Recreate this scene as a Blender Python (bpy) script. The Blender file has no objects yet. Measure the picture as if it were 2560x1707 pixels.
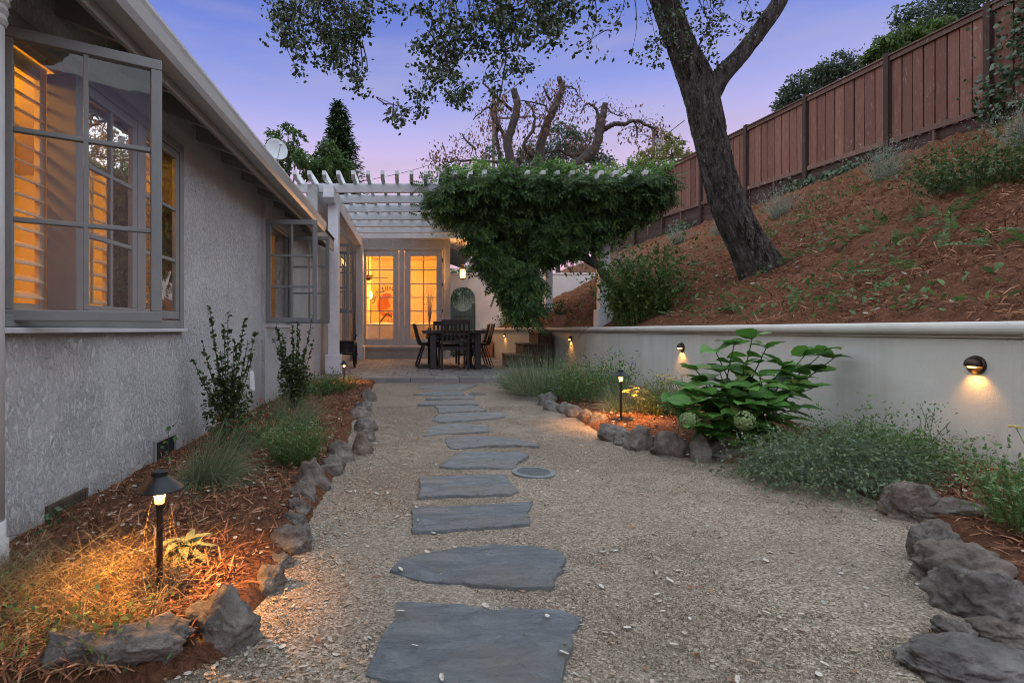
import bpy, math, random
import numpy as np
from mathutils import Vector, Matrix

R = math.radians
rng = np.random.default_rng(7)
random.seed(7)

# ------------------------------------------------------------------ camera, world, sun, exposure
scene = bpy.context.scene
CX, CY, F, EYE = 1030.7, 824.0, 1382.0, 0.85       # principal point / focal length in photo pixels (2560 wide), eye height
cam_d = bpy.data.cameras.new("camera")
cam = bpy.data.objects.new("camera", cam_d)
scene.collection.objects.link(cam)
cam.location = (0, 0, EYE)
cam.rotation_euler = (R(90), 0, 0)
cam_d.sensor_width = 36
cam_d.lens = 36 * F / 2560
cam_d.shift_x = (1280 - CX) / 2560
cam_d.shift_y = -(853.5 - CY) / 2560
cam_d.clip_start = 0.02
cam_d.clip_end = 2000
scene.camera = cam

world = bpy.data.worlds.new("World")
scene.world = world
world.use_nodes = True
nt = world.node_tree
nt.nodes.clear()
wo = nt.nodes.new("ShaderNodeOutputWorld")
bg = nt.nodes.new("ShaderNodeBackground")
tc = nt.nodes.new("ShaderNodeTexCoord")
sep = nt.nodes.new("ShaderNodeSeparateXYZ")
rmp = nt.nodes.new("ShaderNodeValToRGB")
els = rmp.color_ramp.elements
stops = [(0.00, (0.70, 0.42, 0.46)), (0.19, (0.66, 0.43, 0.55)), (0.28, (0.55, 0.43, 0.64)), (0.335, (0.39, 0.37, 0.67)), (0.40, (0.22, 0.27, 0.62)),
         (0.50, (0.115, 0.172, 0.52)), (1.0, (0.11, 0.17, 0.46))]
els[0].position, els[0].color = stops[0][0], (*stops[0][1], 1)
els[1].position, els[1].color = stops[-1][0], (*stops[-1][1], 1)
for p_, c_ in stops[1:-1]:
    e = els.new(p_); e.color = (*c_, 1)
mp = nt.nodes.new("ShaderNodeMapping"); mp.inputs['Scale'].default_value = (1.2, 1.2, 7)
mp.inputs['Rotation'].default_value = (0.0, R(14), 0)
nz = nt.nodes.new("ShaderNodeTexNoise"); nz.inputs['Scale'].default_value = 2.2; nz.inputs['Detail'].default_value = 5
mr = nt.nodes.new("ShaderNodeMapRange")
mr.inputs['From Min'].default_value = 0.45; mr.inputs['From Max'].default_value = 0.75
mr.inputs['To Min'].default_value = 0.0; mr.inputs['To Max'].default_value = 0.6
mx = nt.nodes.new("ShaderNodeMix"); mx.data_type = 'RGBA'
mx.inputs['B'].default_value = (0.38, 0.35, 0.50, 1)
L = nt.links.new
L(tc.outputs['Generated'], sep.inputs[0]); L(sep.outputs['Z'], rmp.inputs[0])
L(tc.outputs['Generated'], mp.inputs[0]); L(mp.outputs[0], nz.inputs['Vector'])
L(nz.outputs['Fac'], mr.inputs['Value']); L(mr.outputs[0], mx.inputs['Factor'])
L(rmp.outputs[0], mx.inputs['A']); L(mx.outputs['Result'], bg.inputs['Color'])
bg.inputs['Strength'].default_value = 0.435
L(bg.outputs[0], wo.inputs['Surface'])

# soft dusk light: the bright part of the sky ahead and to the left, high up
sd = bpy.data.lights.new("sun", 'SUN')
sd.energy = 1.5
sd.angle = R(160)
sd.color = (0.93, 1.0, 0.93)
sun = bpy.data.objects.new("sun", sd)
scene.collection.objects.link(sun)
sun.rotation_euler = Vector((0.04, -0.20, -0.95)).to_track_quat('-Z', 'Y').to_euler()
sun.location = (0, 0, 30)

vs = scene.view_settings
vs.view_transform = 'Standard'; vs.look = 'None'; vs.exposure = 1.58; vs.gamma = 1.0
vs.use_curve_mapping = False
cy = scene.cycles
cy.use_denoising = True
cy.filter_width = 1.0
cy.max_bounces = 7; cy.diffuse_bounces = 4; cy.glossy_bounces = 3; cy.transmission_bounces = 5; cy.transparent_max_bounces = 20
cy.sample_clamp_indirect = 6
cy.caustics_reflective = False; cy.caustics_refractive = False

# ------------------------------------------------------------------ helpers
COL = scene.collection

def P(u, v, D):
    """photo pixel + distance -> world point"""
    return np.array([(u - CX) / F * D, D, EYE - (v - CY) / F * D])

def G(u, v, z=0.0):
    """photo pixel on a horizontal plane z"""
    D = F * (EYE - z) / (v - CY)
    return np.array([(u - CX) / F * D, D, z])

def fade(t): return t * t * t * (t * (t * 6 - 15) + 10)

def _h(ix, iy, iz, seed):
    n = (ix.astype(np.int64) * 374761393 + iy.astype(np.int64) * 668265263 + iz.astype(np.int64) * 1274126177 + seed * 144269504) & 0xffffffff
    n = ((n ^ (n >> 13)) * 1274126177) & 0xffffffff
    n = n ^ (n >> 16)
    return (n & 0xffff) / 65535.0 * 2 - 1

def vnoise(p, seed=0):
    p = np.asarray(p, float)
    i = np.floor(p).astype(np.int64); f = fade(p - i)
    x, y, z = i[:, 0], i[:, 1], i[:, 2]
    fx, fy, fz = f[:, 0], f[:, 1], f[:, 2]
    def l(a, b, t): return a + (b - a) * t
    return l(l(l(_h(x, y, z, seed), _h(x+1, y, z, seed), fx), l(_h(x, y+1, z, seed), _h(x+1, y+1, z, seed), fx), fy),
             l(l(_h(x, y, z+1, seed), _h(x+1, y, z+1, seed), fx), l(_h(x, y+1, z+1, seed), _h(x+1, y+1, z+1, seed), fx), fy), fz)

def fbm(p, scale=1.0, octv=4, seed=0, gain=0.5):
    p = np.asarray(p, float) * scale
    a, s = 1.0, 0
    for o in range(octv):
        s = s + a * vnoise(p + 17.3 * o, seed + o); p = p * 2.03; a *= gain
    return s

def npmesh(name, V, Fc, smooth=False):
    """V (n,3); Fc: (m,k) array or a list of such arrays / of index lists"""
    me = bpy.data.meshes.new(name)
    V = np.asarray(V, np.float32)
    if isinstance(Fc, np.ndarray): groups = [Fc]
    else:
        by = {}
        for f in Fc: by.setdefault(len(f), []).append(f)
        groups = [np.array(g, np.int32) for g in by.values()]
    loops = np.concatenate([g.reshape(-1) for g in groups]).astype(np.int32)
    sizes = np.concatenate([np.full(len(g), g.shape[1], np.int32) for g in groups])
    starts = np.concatenate([[0], np.cumsum(sizes)[:-1]]).astype(np.int32)
    me.vertices.add(len(V)); me.vertices.foreach_set('co', V.reshape(-1))
    me.loops.add(len(loops)); me.loops.foreach_set('vertex_index', loops)
    me.polygons.add(len(sizes)); me.polygons.foreach_set('loop_start', starts); me.polygons.foreach_set('loop_total', sizes)
    me.polygons.foreach_set('use_smooth', np.full(len(sizes), smooth))
    me.update(calc_edges=True); me.validate()
    return me

def wloc(o):
    v = Vector((0, 0, 0))
    while o is not None:
        v = v + o.location; o = o.parent
    return np.array(v)

def tag(o, label=None, cat=None, group=None, kind=None):
    if label: o['label'] = label
    if cat: o['category'] = cat
    if group: o['group'] = group
    if kind: o['kind'] = kind
    return o

def thing(name, label, cat, loc=(0, 0, 0), rz=0.0, group=None):
    o = bpy.data.objects.new(name, None)
    o.empty_display_size = 0.1
    COL.objects.link(o)
    o.location = tuple(float(c) for c in loc); o.rotation_euler = (0, 0, rz)
    return tag(o, label, cat, group)

def link(name, me, mat, parent=None, loc=None):
    o = bpy.data.objects.new(name, me)
    COL.objects.link(o)
    if mat is not None and len(me.materials) == 0: me.materials.append(mat)
    if parent is not None: o.parent = parent
    if loc is not None: o.location = tuple(float(c) for c in loc)
    return o

def copy_tree(o, parent=None):
    c = o.copy(); COL.objects.link(c); c.parent = parent
    for ch in list(o.children): copy_tree(ch, c)
    return c

class MB:
    """collects shapes, world or local coordinates; build() links ONE mesh"""
    def __init__(s): s.V = []; s.F = []; s.n = 0
    def add(s, V, Fc):
        V = np.asarray(V, float).reshape(-1, 3)
        for f in Fc: s.F.append([int(i) + s.n for i in f])
        s.V.append(V); s.n += len(V); return s
    def box(s, x0, x1, y0, y1, z0, z1):
        V = [(x, y, z) for x in (x0, x1) for y in (y0, y1) for z in (z0, z1)]
        return s.add(V, [(0, 1, 3, 2), (4, 6, 7, 5), (0, 4, 5, 1), (2, 3, 7, 6), (0, 2, 6, 4), (1, 5, 7, 3)])
    def bar(s, a, b, w, h, up=(0, 0, 1), ext=0.0):
        a = np.array(a, float); b = np.array(b, float)
        d = b - a; d = d / np.linalg.norm(d); a = a - d * ext; b = b + d * ext
        up = np.array(up, float); sx = np.cross(d, up); n_ = np.linalg.norm(sx)
        if n_ < 1e-6: sx = np.cross(d, (1, 0, 0)); n_ = np.linalg.norm(sx)
        sx /= n_; sz = np.cross(sx, d)
        V = [p + sx * i * w / 2 + sz * j * h / 2 for p in (a, b) for i in (-1, 1) for j in (-1, 1)]
        return s.add(V, [(0, 1, 3, 2), (4, 6, 7, 5), (0, 4, 5, 1), (2, 3, 7, 6), (0, 2, 6, 4), (1, 5, 7, 3)])
    def tube(s, pts, rad, sides=8, caps=True, smooth_n=0):
        V, Fc = tube_np(pts, rad, sides, caps, smooth_n); return s.add(V, Fc)
    def lathe(s, prof, c=(0, 0, 0), sides=24, caps=True):
        c = np.array(c, float); V = []; Fc = []
        for r, z in prof:
            for k in range(sides):
                a = 2 * math.pi * k / sides; V.append(c + (r * math.cos(a), r * math.sin(a), z))
        for i in range(len(prof) - 1):
            for k in range(sides):
                k2 = (k + 1) % sides; Fc.append((i*sides+k, i*sides+k2, (i+1)*sides+k2, (i+1)*sides+k))
        if caps:
            Fc.append(tuple(range(sides - 1, -1, -1))); Fc.append(tuple((len(prof)-1)*sides + k for k in range(sides)))
        return s.add(V, Fc)
    def prism(s, poly, z0, z1, ax='z'):
        n = len(poly); V = []
        for z in (z0, z1):
            for p in poly:
                if ax == 'z': V.append((p[0], p[1], z))
                elif ax == 'y': V.append((p[0], z, p[1]))
                else: V.append((z, p[0], p[1]))
        Fc = [tuple(range(n)), tuple(range(2*n-1, n-1, -1))] + [(i, i+n, (i+1) % n + n, (i+1) % n) for i in range(n)]
        return s.add(V, Fc)
    def build(s, name, mat, parent=None, bevel=0.0, smooth=False, local=False, loc=None, kind=None):
        V = np.concatenate(s.V)
        if parent is not None and not local: V = V - wloc(parent)
        if loc is not None: V = V - np.array(loc)
        me = npmesh(name, V, s.F, smooth)
        fix_normals(me)
        o = link(name, me, mat, parent, loc)
        if bevel > 0:
            m = o.modifiers.new('bevel', 'BEVEL'); m.width = bevel; m.segments = 2; m.limit_method = 'ANGLE'; m.angle_limit = R(50)
        if kind: o['kind'] = kind
        return o

import bmesh
def fix_normals(me):
    bm = bmesh.new(); bm.from_mesh(me)
    bmesh.ops.recalc_face_normals(bm, faces=bm.faces[:])
    bm.to_mesh(me); bm.free()

def catmull(pts, n):
    pts = np.asarray(pts, float)
    if n <= 0 or len(pts) < 3: return pts
    Q = np.vstack([2*pts[0]-pts[1], pts, 2*pts[-1]-pts[-2]]); out = []
    for i in range(1, len(Q) - 2):
        for t in np.linspace(0, 1, n, endpoint=False):
            a, b, c, d = Q[i-1], Q[i], Q[i+1], Q[i+2]
            out.append(0.5*((2*b)+(-a+c)*t+(2*a-5*b+4*c-d)*t*t+(-a+3*b-3*c+d)*t**3))
    out.append(pts[-1]); return np.array(out)

def tube_np(pts, rad, sides=8, caps=True, smooth_n=0):
    pts = np.asarray(pts, float)
    rad = np.full(len(pts), rad) if np.isscalar(rad) else np.asarray(rad, float)
    if smooth_n:
        pr = catmull(np.hstack([pts, rad[:, None]]), smooth_n); pts, rad = pr[:, :3], np.maximum(pr[:, 3], 1e-4)
    n = len(pts); T = np.gradient(pts, axis=0); T /= np.linalg.norm(T, axis=1)[:, None] + 1e-9
    ref = np.array([0., 0, 1]) if abs(T[0][2]) < 0.9 else np.array([1., 0, 0])
    V = []; u = np.cross(T[0], ref); u /= np.linalg.norm(u)
    for i in range(n):
        u = u - T[i] * (u @ T[i]); u /= np.linalg.norm(u) + 1e-9; w = np.cross(T[i], u)
        a = np.arange(sides) * 2 * math.pi / sides
        V.append(pts[i] + rad[i] * (np.cos(a)[:, None] * u + np.sin(a)[:, None] * w))
    Fc = [(i*sides+k, i*sides+(k+1) % sides, (i+1)*sides+(k+1) % sides, (i+1)*sides+k) for i in range(n-1) for k in range(sides)]
    if caps: Fc += [tuple(range(sides-1, -1, -1)), tuple((n-1)*sides+k for k in range(sides))]
    return np.concatenate(V), Fc

def unit(a): return a / (np.linalg.norm(a, axis=-1, keepdims=True) + 1e-9)

def frames(d, nrm):
    """rotation matrices whose columns are side, d (length axis), normal"""
    d = unit(d); s = unit(np.cross(d, nrm)); n = np.cross(s, d)
    return np.stack([s, d, n], axis=2)

def scatter(tv, tf, pos, rot, scale):
    """instances of one small template joined in one array mesh"""
    N = len(pos); tv = np.asarray(tv, float); tf = np.asarray(tf, np.int32)
    scale = np.asarray(scale, float)
    if scale.ndim == 1: scale = scale[:, None]
    loc = tv[None] * scale[:, None, :]
    V = np.einsum('nij,nkj->nki', rot, loc) + pos[:, None, :]
    Fc = tf[None] + (np.arange(N) * len(tv))[:, None, None]
    return V.reshape(-1, 3), Fc.reshape(-1, tf.shape[1])

def rdir(N, r=rng):
    return unit(r.normal(size=(N, 3)))

# leaf templates: length axis +Y
LEAF4 = (np.array([(0, 0, 0), (-.24, .42, .05), (0, 1, -.03), (.24, .42, .05)]), np.array([(0, 3, 1), (1, 3, 2)]))
LEAF8 = (np.array([(0, 0, 0), (-.22, .3, .05), (0, .32, 0), (.22, .3, .05), (-.23, .62, .04), (0, .66, -.02), (.23, .62, .04), (0, 1, -.12)]),
         np.array([(0, 2, 1), (0, 3, 2), (1, 2, 5), (1, 5, 4), (2, 3, 6), (2, 6, 5), (4, 5, 7), (5, 6, 7)]))
OAK = (np.array([(0, 0, 0), (-.24, .25, .05), (-.3, .6, .07), (0, 1, -.02), (.3, .6, .07), (.24, .25, .05)]),
       np.array([(0, 5, 1), (1, 5, 4), (1, 4, 2), (2, 4, 3)]))
NEEDLE = (np.array([(-.04, 0, 0), (.04, 0, 0), (0, 1, 0)]), np.array([(0, 1, 2)]))
def pinnate(pairs=6):
    V = []; Fc = []
    def lf(base, d, ln):
        d = np.array(d, float) / np.linalg.norm(d); s = np.cross(d, (0, 0, 1)); k = len(V)
        for q in (base, base + d*ln*.45 + s*ln*.23 + np.array([0, 0, .02]), base + d*ln - np.array([0, 0, .03]), base + d*ln*.45 - s*ln*.23 + np.array([0, 0, .02])): V.append(q)
        Fc.extend([(k, k+1, k+2), (k, k+2, k+3)])
    for i in range(pairs):
        t = .18 + .74 * i / (pairs - 1); b = np.array([0, t, -.22*t*t])
        for sgn in (-1, 1): lf(b, (sgn, .55, -.35), .33 - .1*abs(i-pairs*.4)/pairs)
    lf(np.array([0, .97, -.21]), (0, 1, -.4), .3)
    k = len(V); V.extend([(-.008, 0, 0), (.008, 0, 0), (.006, 1, -.21), (-.006, 1, -.21)]); Fc.extend([(k, k+1, k+2), (k, k+2, k+3)])
    return np.array(V), np.array(Fc)
PINN = pinnate()

def ribbons(base, d0, length, width, droop, seg=5, curl=0.15, r=rng):
    """grass blades: base (N,3), start direction, length (N,), drooping under gravity; returns V,F"""
    N = len(base); t = np.linspace(0, 1, seg + 1)
    d0 = unit(d0); side = unit(np.cross(d0, rdir(N, r)))
    wob = rdir(N, r) * curl
    V = np.zeros((N, seg + 1, 2, 3))
    for i, tt in enumerate(t):
        c = base + d0 * (length * tt)[:, None] + wob * (length * tt * tt)[:, None]
        c[:, 2] -= droop * length * tt ** 2
        w = width * (1 - 0.85 * tt)
        V[:, i, 0] = c - side * w[:, None] / 2; V[:, i, 1] = c + side * w[:, None] / 2
    idx = np.arange(N)[:, None, None] * (seg + 1) * 2
    q = np.array([(2*i, 2*i+1, 2*i+3, 2*i+2) for i in range(seg)])[None]
    Fc = (idx + q).reshape(-1, 4)
    return V.reshape(-1, 3), Fc, V[:, :, 0, :]

def join(parts):
    V = []; Fc = []; n = 0
    for v, f in parts:
        f = np.asarray(f)
        if f.shape[1] == 4: f = np.concatenate([f[:, [0, 1, 2]], f[:, [0, 2, 3]]])
        V.append(v); Fc.append(f + n); n += len(v)
    return np.concatenate(V), np.concatenate(Fc)

# ------------------------------------------------------------------ materials
MATS = {}
class NB:
    def __init__(s, name):
        s.m = bpy.data.materials.new(name); s.m.use_nodes = True; s.t = s.m.node_tree
        s.b = s.t.nodes['Principled BSDF']; s.o = s.t.nodes['Material Output']
        s.tc = s.t.nodes.new('ShaderNodeTexCoord')
        MATS[name] = s.m
    def n(s, typ, **kw):
        x = s.t.nodes.new(typ)
        for k, v in kw.items():
            if k in x.inputs.keys(): x.inputs[k].default_value = v
            else: setattr(x, k, v)
        return x
    def l(s, a, b): s.t.links.new(a, b)
    def coord(s, scale=(1, 1, 1), rot=(0, 0, 0), kind='Object'):
        m = s.n('ShaderNodeMapping'); m.inputs['Scale'].default_value = scale; m.inputs['Rotation'].default_value = rot
        s.l(s.tc.outputs[kind], m.inputs[0]); return m.outputs[0]
    def noise(s, scale, detail=6, rough=0.6, co=None, dist=0.0):
        x = s.n('ShaderNodeTexNoise', Scale=scale, Detail=detail, Roughness=rough, Distortion=dist)
        s.l(co if co is not None else s.tc.outputs['Object'], x.inputs['Vector']); return x.outputs['Fac']
    def voro(s, scale, co=None, feature='F1', out='Distance'):
        x = s.n('ShaderNodeTexVoronoi', Scale=scale); x.feature = feature
        s.l(co if co is not None else s.tc.outputs['Object'], x.inputs['Vector']); return x.outputs[out]
    def ramp(s, fac, stops):
        x = s.n('ShaderNodeValToRGB'); e = x.color_ramp.elements
        e[0].position = stops[0][0]; e[0].color = (*stops[0][1], 1); e[1].position = stops[-1][0]; e[1].color = (*stops[-1][1], 1)
        for p, c in stops[1:-1]:
            q = e.new(p); q.color = (*c, 1)
        s.l(fac, x.inputs[0]); return x.outputs[0]
    def mapr(s, fac, a, b, c, d):
        x = s.n('ShaderNodeMapRange'); 
        for i, v in zip(('From Min', 'From Max', 'To Min', 'To Max'), (a, b, c, d)): x.inputs[i].default_value = v
        s.l(fac, x.inputs['Value']); return x.outputs[0]
    def mix(s, fac, a, b, blend='MIX'):
        x = s.n('ShaderNodeMix'); x.data_type = 'RGBA'; x.blend_type = blend
        for v, k in ((fac, 'Factor'), (a, 'A'), (b, 'B')):
            if isinstance(v, (int, float)): x.inputs[k].default_value = v
            elif isinstance(v, tuple): x.inputs[k].default_value = (*v, 1)
            else: s.l(v, x.inputs[k])
        return x.outputs['Result']
    def math(s, op, a, b=0.0):
        x = s.n('ShaderNodeMath'); x.operation = op
        for i, v in enumerate((a, b)):
            if isinstance(v, (int, float)): x.inputs[i].default_value = v
            else: s.l(v, x.inputs[i])
        return x.outputs[0]
    def bump(s, h, strength=0.5, dist=0.01, prev=None):
        x = s.n('ShaderNodeBump', Strength=strength, Distance=dist); s.l(h, x.inputs['Height'])
        if prev is not None: s.l(prev, x.inputs['Normal'])
        return x.outputs[0]
    def done(s, col=None, rough=0.7, nrm=None, spec=None, metal=0.0):
        if isinstance(col, tuple): s.b.inputs['Base Color'].default_value = (*col, 1)
        elif col is not None: s.l(col, s.b.inputs['Base Color'])
        if isinstance(rough, (int, float)): s.b.inputs['Roughness'].default_value = rough
        else: s.l(rough, s.b.inputs['Roughness'])
        if nrm is not None: s.l(nrm, s.b.inputs['Normal'])
        if spec is not None: s.b.inputs['Specular IOR Level'].default_value = spec
        s.b.inputs['Metallic'].default_value = metal
        return s.m

def plain(name, col, rough=0.6, var=0.12, scale=9, metal=0.0, bump=0.0, spec=None, bscale=40):
    b = NB(name); f = b.noise(scale, 5)
    lo = tuple(c * (1 - var) for c in col); hi = tuple(min(1, c * (1 + var)) for c in col)
    c = b.ramp(f, [(0.3, lo), (0.7, hi)])
    n = b.bump(b.noise(bscale, 6), bump, 0.004) if bump else None
    return b.done(c, rough, n, spec, metal)

def leafmat(name, cols, trans=0.3, rough=0.5, spec=0.3):
    b = NB(name); g = b.n('ShaderNodeNewGeometry')
    k = len(cols)
    c = b.ramp(g.outputs['Random Per Island'], [(i / max(1, k - 1), cc) for i, cc in enumerate(cols)])
    f = b.noise(3.0, 3); c = b.mix(b.mapr(f, .35, .7, 0, .35), c, tuple(x * .6 for x in cols[0]))
    b.done(c, rough, None, spec)
    tr = b.n('ShaderNodeBsdfTranslucent'); b.l(c, tr.inputs[0])
    ms = b.n('ShaderNodeMixShader'); ms.inputs[0].default_value = trans
    b.l(b.b.outputs[0], ms.inputs[1]); b.l(tr.outputs[0], ms.inputs[2]); b.l(ms.outputs[0], b.o.inputs['Surface'])
    return b.m

def emit(name, col, strength):
    b = NB(name); b.b.inputs['Base Color'].default_value = (*col, 1)
    b.b.inputs['Emission Color'].default_value = (*col, 1); b.b.inputs['Emission Strength'].default_value = strength
    return b.m

# rough old trowelled stucco of the house: raised worm-like skips over a grainy coat
b = NB('stucco')
co = b.coord((1, 1.3, .7))
w1 = b.noise(30, 8, .66, co, .5)
coat = b.mapr(w1, .44, .60, 0, 1)                       # flattened trowel skips standing proud of the grain
coat = b.math('MULTIPLY', coat, b.mapr(b.noise(2.1, 5, .7), .40, .62, .35, 1))
n1 = b.bump(coat, .8, .017)
n2 = b.bump(b.noise(15, 6, .66), .55, .022, n1)
n3 = b.bump(b.noise(150, 4, .7), .5, .005, n2)
c = b.ramp(b.noise(1.7, 6), [(.3, (.51, .505, .495)), (.7, (.56, .555, .545))])
drip = b.noise(1.0, 5, .6, b.coord((.5, 5.0, .35)))
c = b.mix(b.mapr(drip, .55, .78, 0, .16), c, (.33, .315, .30))
sepz = b.n('ShaderNodeSeparateXYZ'); b.l(b.tc.outputs['Object'], sepz.inputs[0])
splash = b.math('ADD', sepz.outputs['Z'], b.math('MULTIPLY', b.noise(6, 5), .25))
c = b.mix(b.mapr(splash, .05, .32, .55, 0), c, (.25, .205, .165))       # soil splashed on the foot of the wall
b.done(c, .9, n3, .2)

b = NB('plaster')     # smooth sand-finish of the retaining wall
c = b.ramp(b.noise(1.3, 7), [(.3, (.455, .465, .42)), (.7, (.535, .545, .495))])
c = b.mix(b.mapr(b.noise(.9, 6, .65, b.coord((5, 5, .25))), .50, .74, 0, .6), c, (.36, .345, .30))
sepz = b.n('ShaderNodeSeparateXYZ'); b.l(b.tc.outputs['Object'], sepz.inputs[0])
splash = b.math('ADD', sepz.outputs['Z'], b.math('MULTIPLY', b.noise(5, 6), .22))
c = b.mix(b.mapr(splash, .12, .34, .5, 0), c, (.27, .23, .19))
crk = b.n('ShaderNodeTexVoronoi', Scale=.9); crk.feature = 'DISTANCE_TO_EDGE'; b.l(b.coord((1, 1, 1)), crk.inputs['Vector'])
n = b.bump(b.noise(170, 3, .7), .5, .005); n = b.bump(b.noise(4, 4), .25, .03, n)
b.done(c, .88, n, .2)

b = NB('plaster_cap')
c = b.ramp(b.noise(2.3, 7), [(.3, (.44, .43, .395)), (.72, (.53, .52, .48))])
c = b.mix(b.mapr(b.noise(7, 6, .7), .6, .75, 0, .45), c, (.25, .23, .19))
n = b.bump(b.noise(160, 3, .7), .3, .003); n = b.bump(b.noise(9, 4), .2, .01, n)
b.done(c, .85, n, .2)

b = NB('white_plaster')
c = b.ramp(b.noise(2, 6), [(.3, (.60, .59, .58)), (.7, (.70, .69, .68))])
n = b.bump(b.noise(14, 6, .6, None, 1), .5, .02); b.done(c, .9, n, .2)

def wood_paint(name, col, var=.10):
    b = NB(name); f = b.noise(5, 6)
    c = b.ramp(f, [(.3, tuple(x*(1-var) for x in col)), (.7, tuple(min(.9, x*(1+var)) for x in col))])
    c = b.mix(b.mapr(b.noise(16, 6, .7), .62, .78, 0, .35), c, tuple(x*.55 for x in col))
    n = b.bump(b.noise(60, 3), .12, .003); return b.done(c, .5, n, .35)
wood_paint('white_paint', (.52, .525, .54))
wood_paint('pergola_paint', (.66, .68, .70))
wood_paint('grey_paint', (.34, .345, .34))
wood_paint('window_paint', (.19, .20, .195))
wood_paint('gate_paint', (.10, .15, .155))
wood_paint('fascia_paint', (.27, .265, .255))

b = NB('gravel')
v1 = b.n('ShaderNodeTexVoronoi', Scale=165.0); b.l(b.tc.outputs['Object'], v1.inputs['Vector'])
v2 = b.n('ShaderNodeTexVoronoi', Scale=330.0); b.l(b.tc.outputs['Object'], v2.inputs['Vector'])
sepc = b.n('ShaderNodeSeparateColor'); b.l(v1.outputs['Color'], sepc.inputs[0])
c = b.ramp(sepc.outputs[0], [(0, (.085, .066, .048)), (.35, (.215, .172, .126)), (.75, (.30, .246, .185)), (1, (.45, .39, .31))])
c = b.mix(b.mapr(b.noise(2.2, 6), .42, .68, 0, .40), c, (.16, .128, .098))
c = b.mix(b.mapr(b.noise(.8, 5), .5, .7, 0, .35), c, (.33, .29, .24))
h = b.math('ADD', b.math('MULTIPLY', v1.outputs['Distance'], -1), b.math('MULTIPLY', v2.outputs['Distance'], -.5))
n = b.bump(h, .7, .005); n = b.bump(b.noise(25, 6, .7), .5, .02, n)
b.done(c, .9, n, .2)

def islandmat(name, stops, rough=.8, nscale=30, bumpd=.003, spec=.25):
    b = NB(name); g = b.n('ShaderNodeNewGeometry')
    c = b.ramp(g.outputs['Random Per Island'], stops)
    c = b.mix(b.mapr(b.noise(nscale, 4), .3, .7, 0, .35), c, tuple(x * .6 for x in stops[0][1]))
    n = b.bump(b.noise(nscale * 4, 3), .4, bumpd); return b.done(c, rough, n, spec)
islandmat('pebble', [(0, (.09, .07, .05)), (.3, (.21, .168, .122)), (.65, (.285, .232, .172)), (.95, (.35, .295, .225)), (1, (.45, .40, .33))])
islandmat('mulch_fibre', [(0, (.07, .032, .018)), (.4, (.21, .092, .048)), (.8, (.34, .16, .085)), (1, (.46, .26, .155))], .95)
islandmat('dry_leaf', [(0, (.20, .11, .06)), (.15, (.34, .21, .12)), (.3, (.36, .29, .22)), (.75, (.43, .38, .32)), (1, (.34, .35, .29))], .7)

b = NB('mulch')
co = b.coord((1, 1, 1), (0, 0, .4))
f = b.noise(38, 8, .72, co, 1.2)
c = b.ramp(f, [(.3, (.04, .018, .011)), (.46, (.16, .070, .038)), (.62, (.28, .127, .070)), (.8, (.42, .22, .13))])
c = b.mix(b.mapr(b.noise(2.5, 4), .45, .7, 0, .5), c, (.11, .05, .03))
n = b.bump(f, 1.0, .04); n = b.bump(b.noise(140, 4), .6, .006, n); b.done(c, .97, n, .1)

b = NB('soil'); c = b.ramp(b.noise(6, 6), [(.3, (.05, .035, .024)), (.7, (.10, .07, .045))]); b.done(c, .95, b.bump(b.noise(30, 6), .6, .02))

b = NB('rock')
oi = b.n('ShaderNodeObjectInfo')
f = b.noise(7, 9, .68)
c = b.ramp(f, [(.3, (.06, .056, .052)), (.48, (.20, .188, .172)), (.68, (.38, .362, .33))])
c2 = b.ramp(f, [(.3, (.07, .056, .045)), (.48, (.23, .19, .152)), (.68, (.40, .345, .285))])
c = b.mix(oi.outputs['Random'], c, c2)
c = b.mix(b.mapr(b.noise(22, 6, .7), .6, .72, 0, .7), c, (.34, .335, .32))
c = b.mix(b.mapr(b.noise(15, 5, .7), .62, .75, 0, .8), c, (.035, .03, .028))
n = b.bump(f, 1.0, .06); n = b.bump(b.noise(45, 8, .75), 1.0, .022, n); b.done(c, .92, n, .25)

b = NB('slate')
oi = b.n('ShaderNodeObjectInfo')
co = b.coord((1, 2.3, 1), (0, 0, .25))
f = b.noise(8, 9, .74, co, .8)
c = b.ramp(f, [(.3, (.085, .104, .114)), (.48, (.185, .214, .228)), (.7, (.30, .332, .342))])
c = b.mix(b.mapr(b.noise(3, 6, .65), .45, .66, 0, .75), c, (.235, .215, .175))
c = b.mix(b.mapr(b.noise(10, 7, .75, co, 1.2), .60, .66, 0, .8), c, (.06, .07, .078))
c = b.mix(b.mapr(b.noise(60, 5, .7), .62, .72, 0, .6), c, (.27, .28, .285))
c = b.mix(b.mapr(oi.outputs['Random'], 0, 1, 0, .3), c, (.10, .12, .145))
n = b.bump(f, 1.0, .045); n = b.bump(b.noise(45, 8, .7), 1.0, .012, n); b.done(c, .6, n, .4)

b = NB('paver')
oi = b.n('ShaderNodeObjectInfo')
c = b.ramp(oi.outputs['Random'], [(0, (.17, .16, .16)), (.5, (.215, .20, .19)), (1, (.27, .255, .25))])
c = b.mix(b.mapr(b.noise(4, 6), .4, .7, 0, .5), c, (.155, .14, .13)); n = b.bump(b.noise(70, 6, .7), .5, .005); b.done(c, .78, n, .35)

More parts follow.
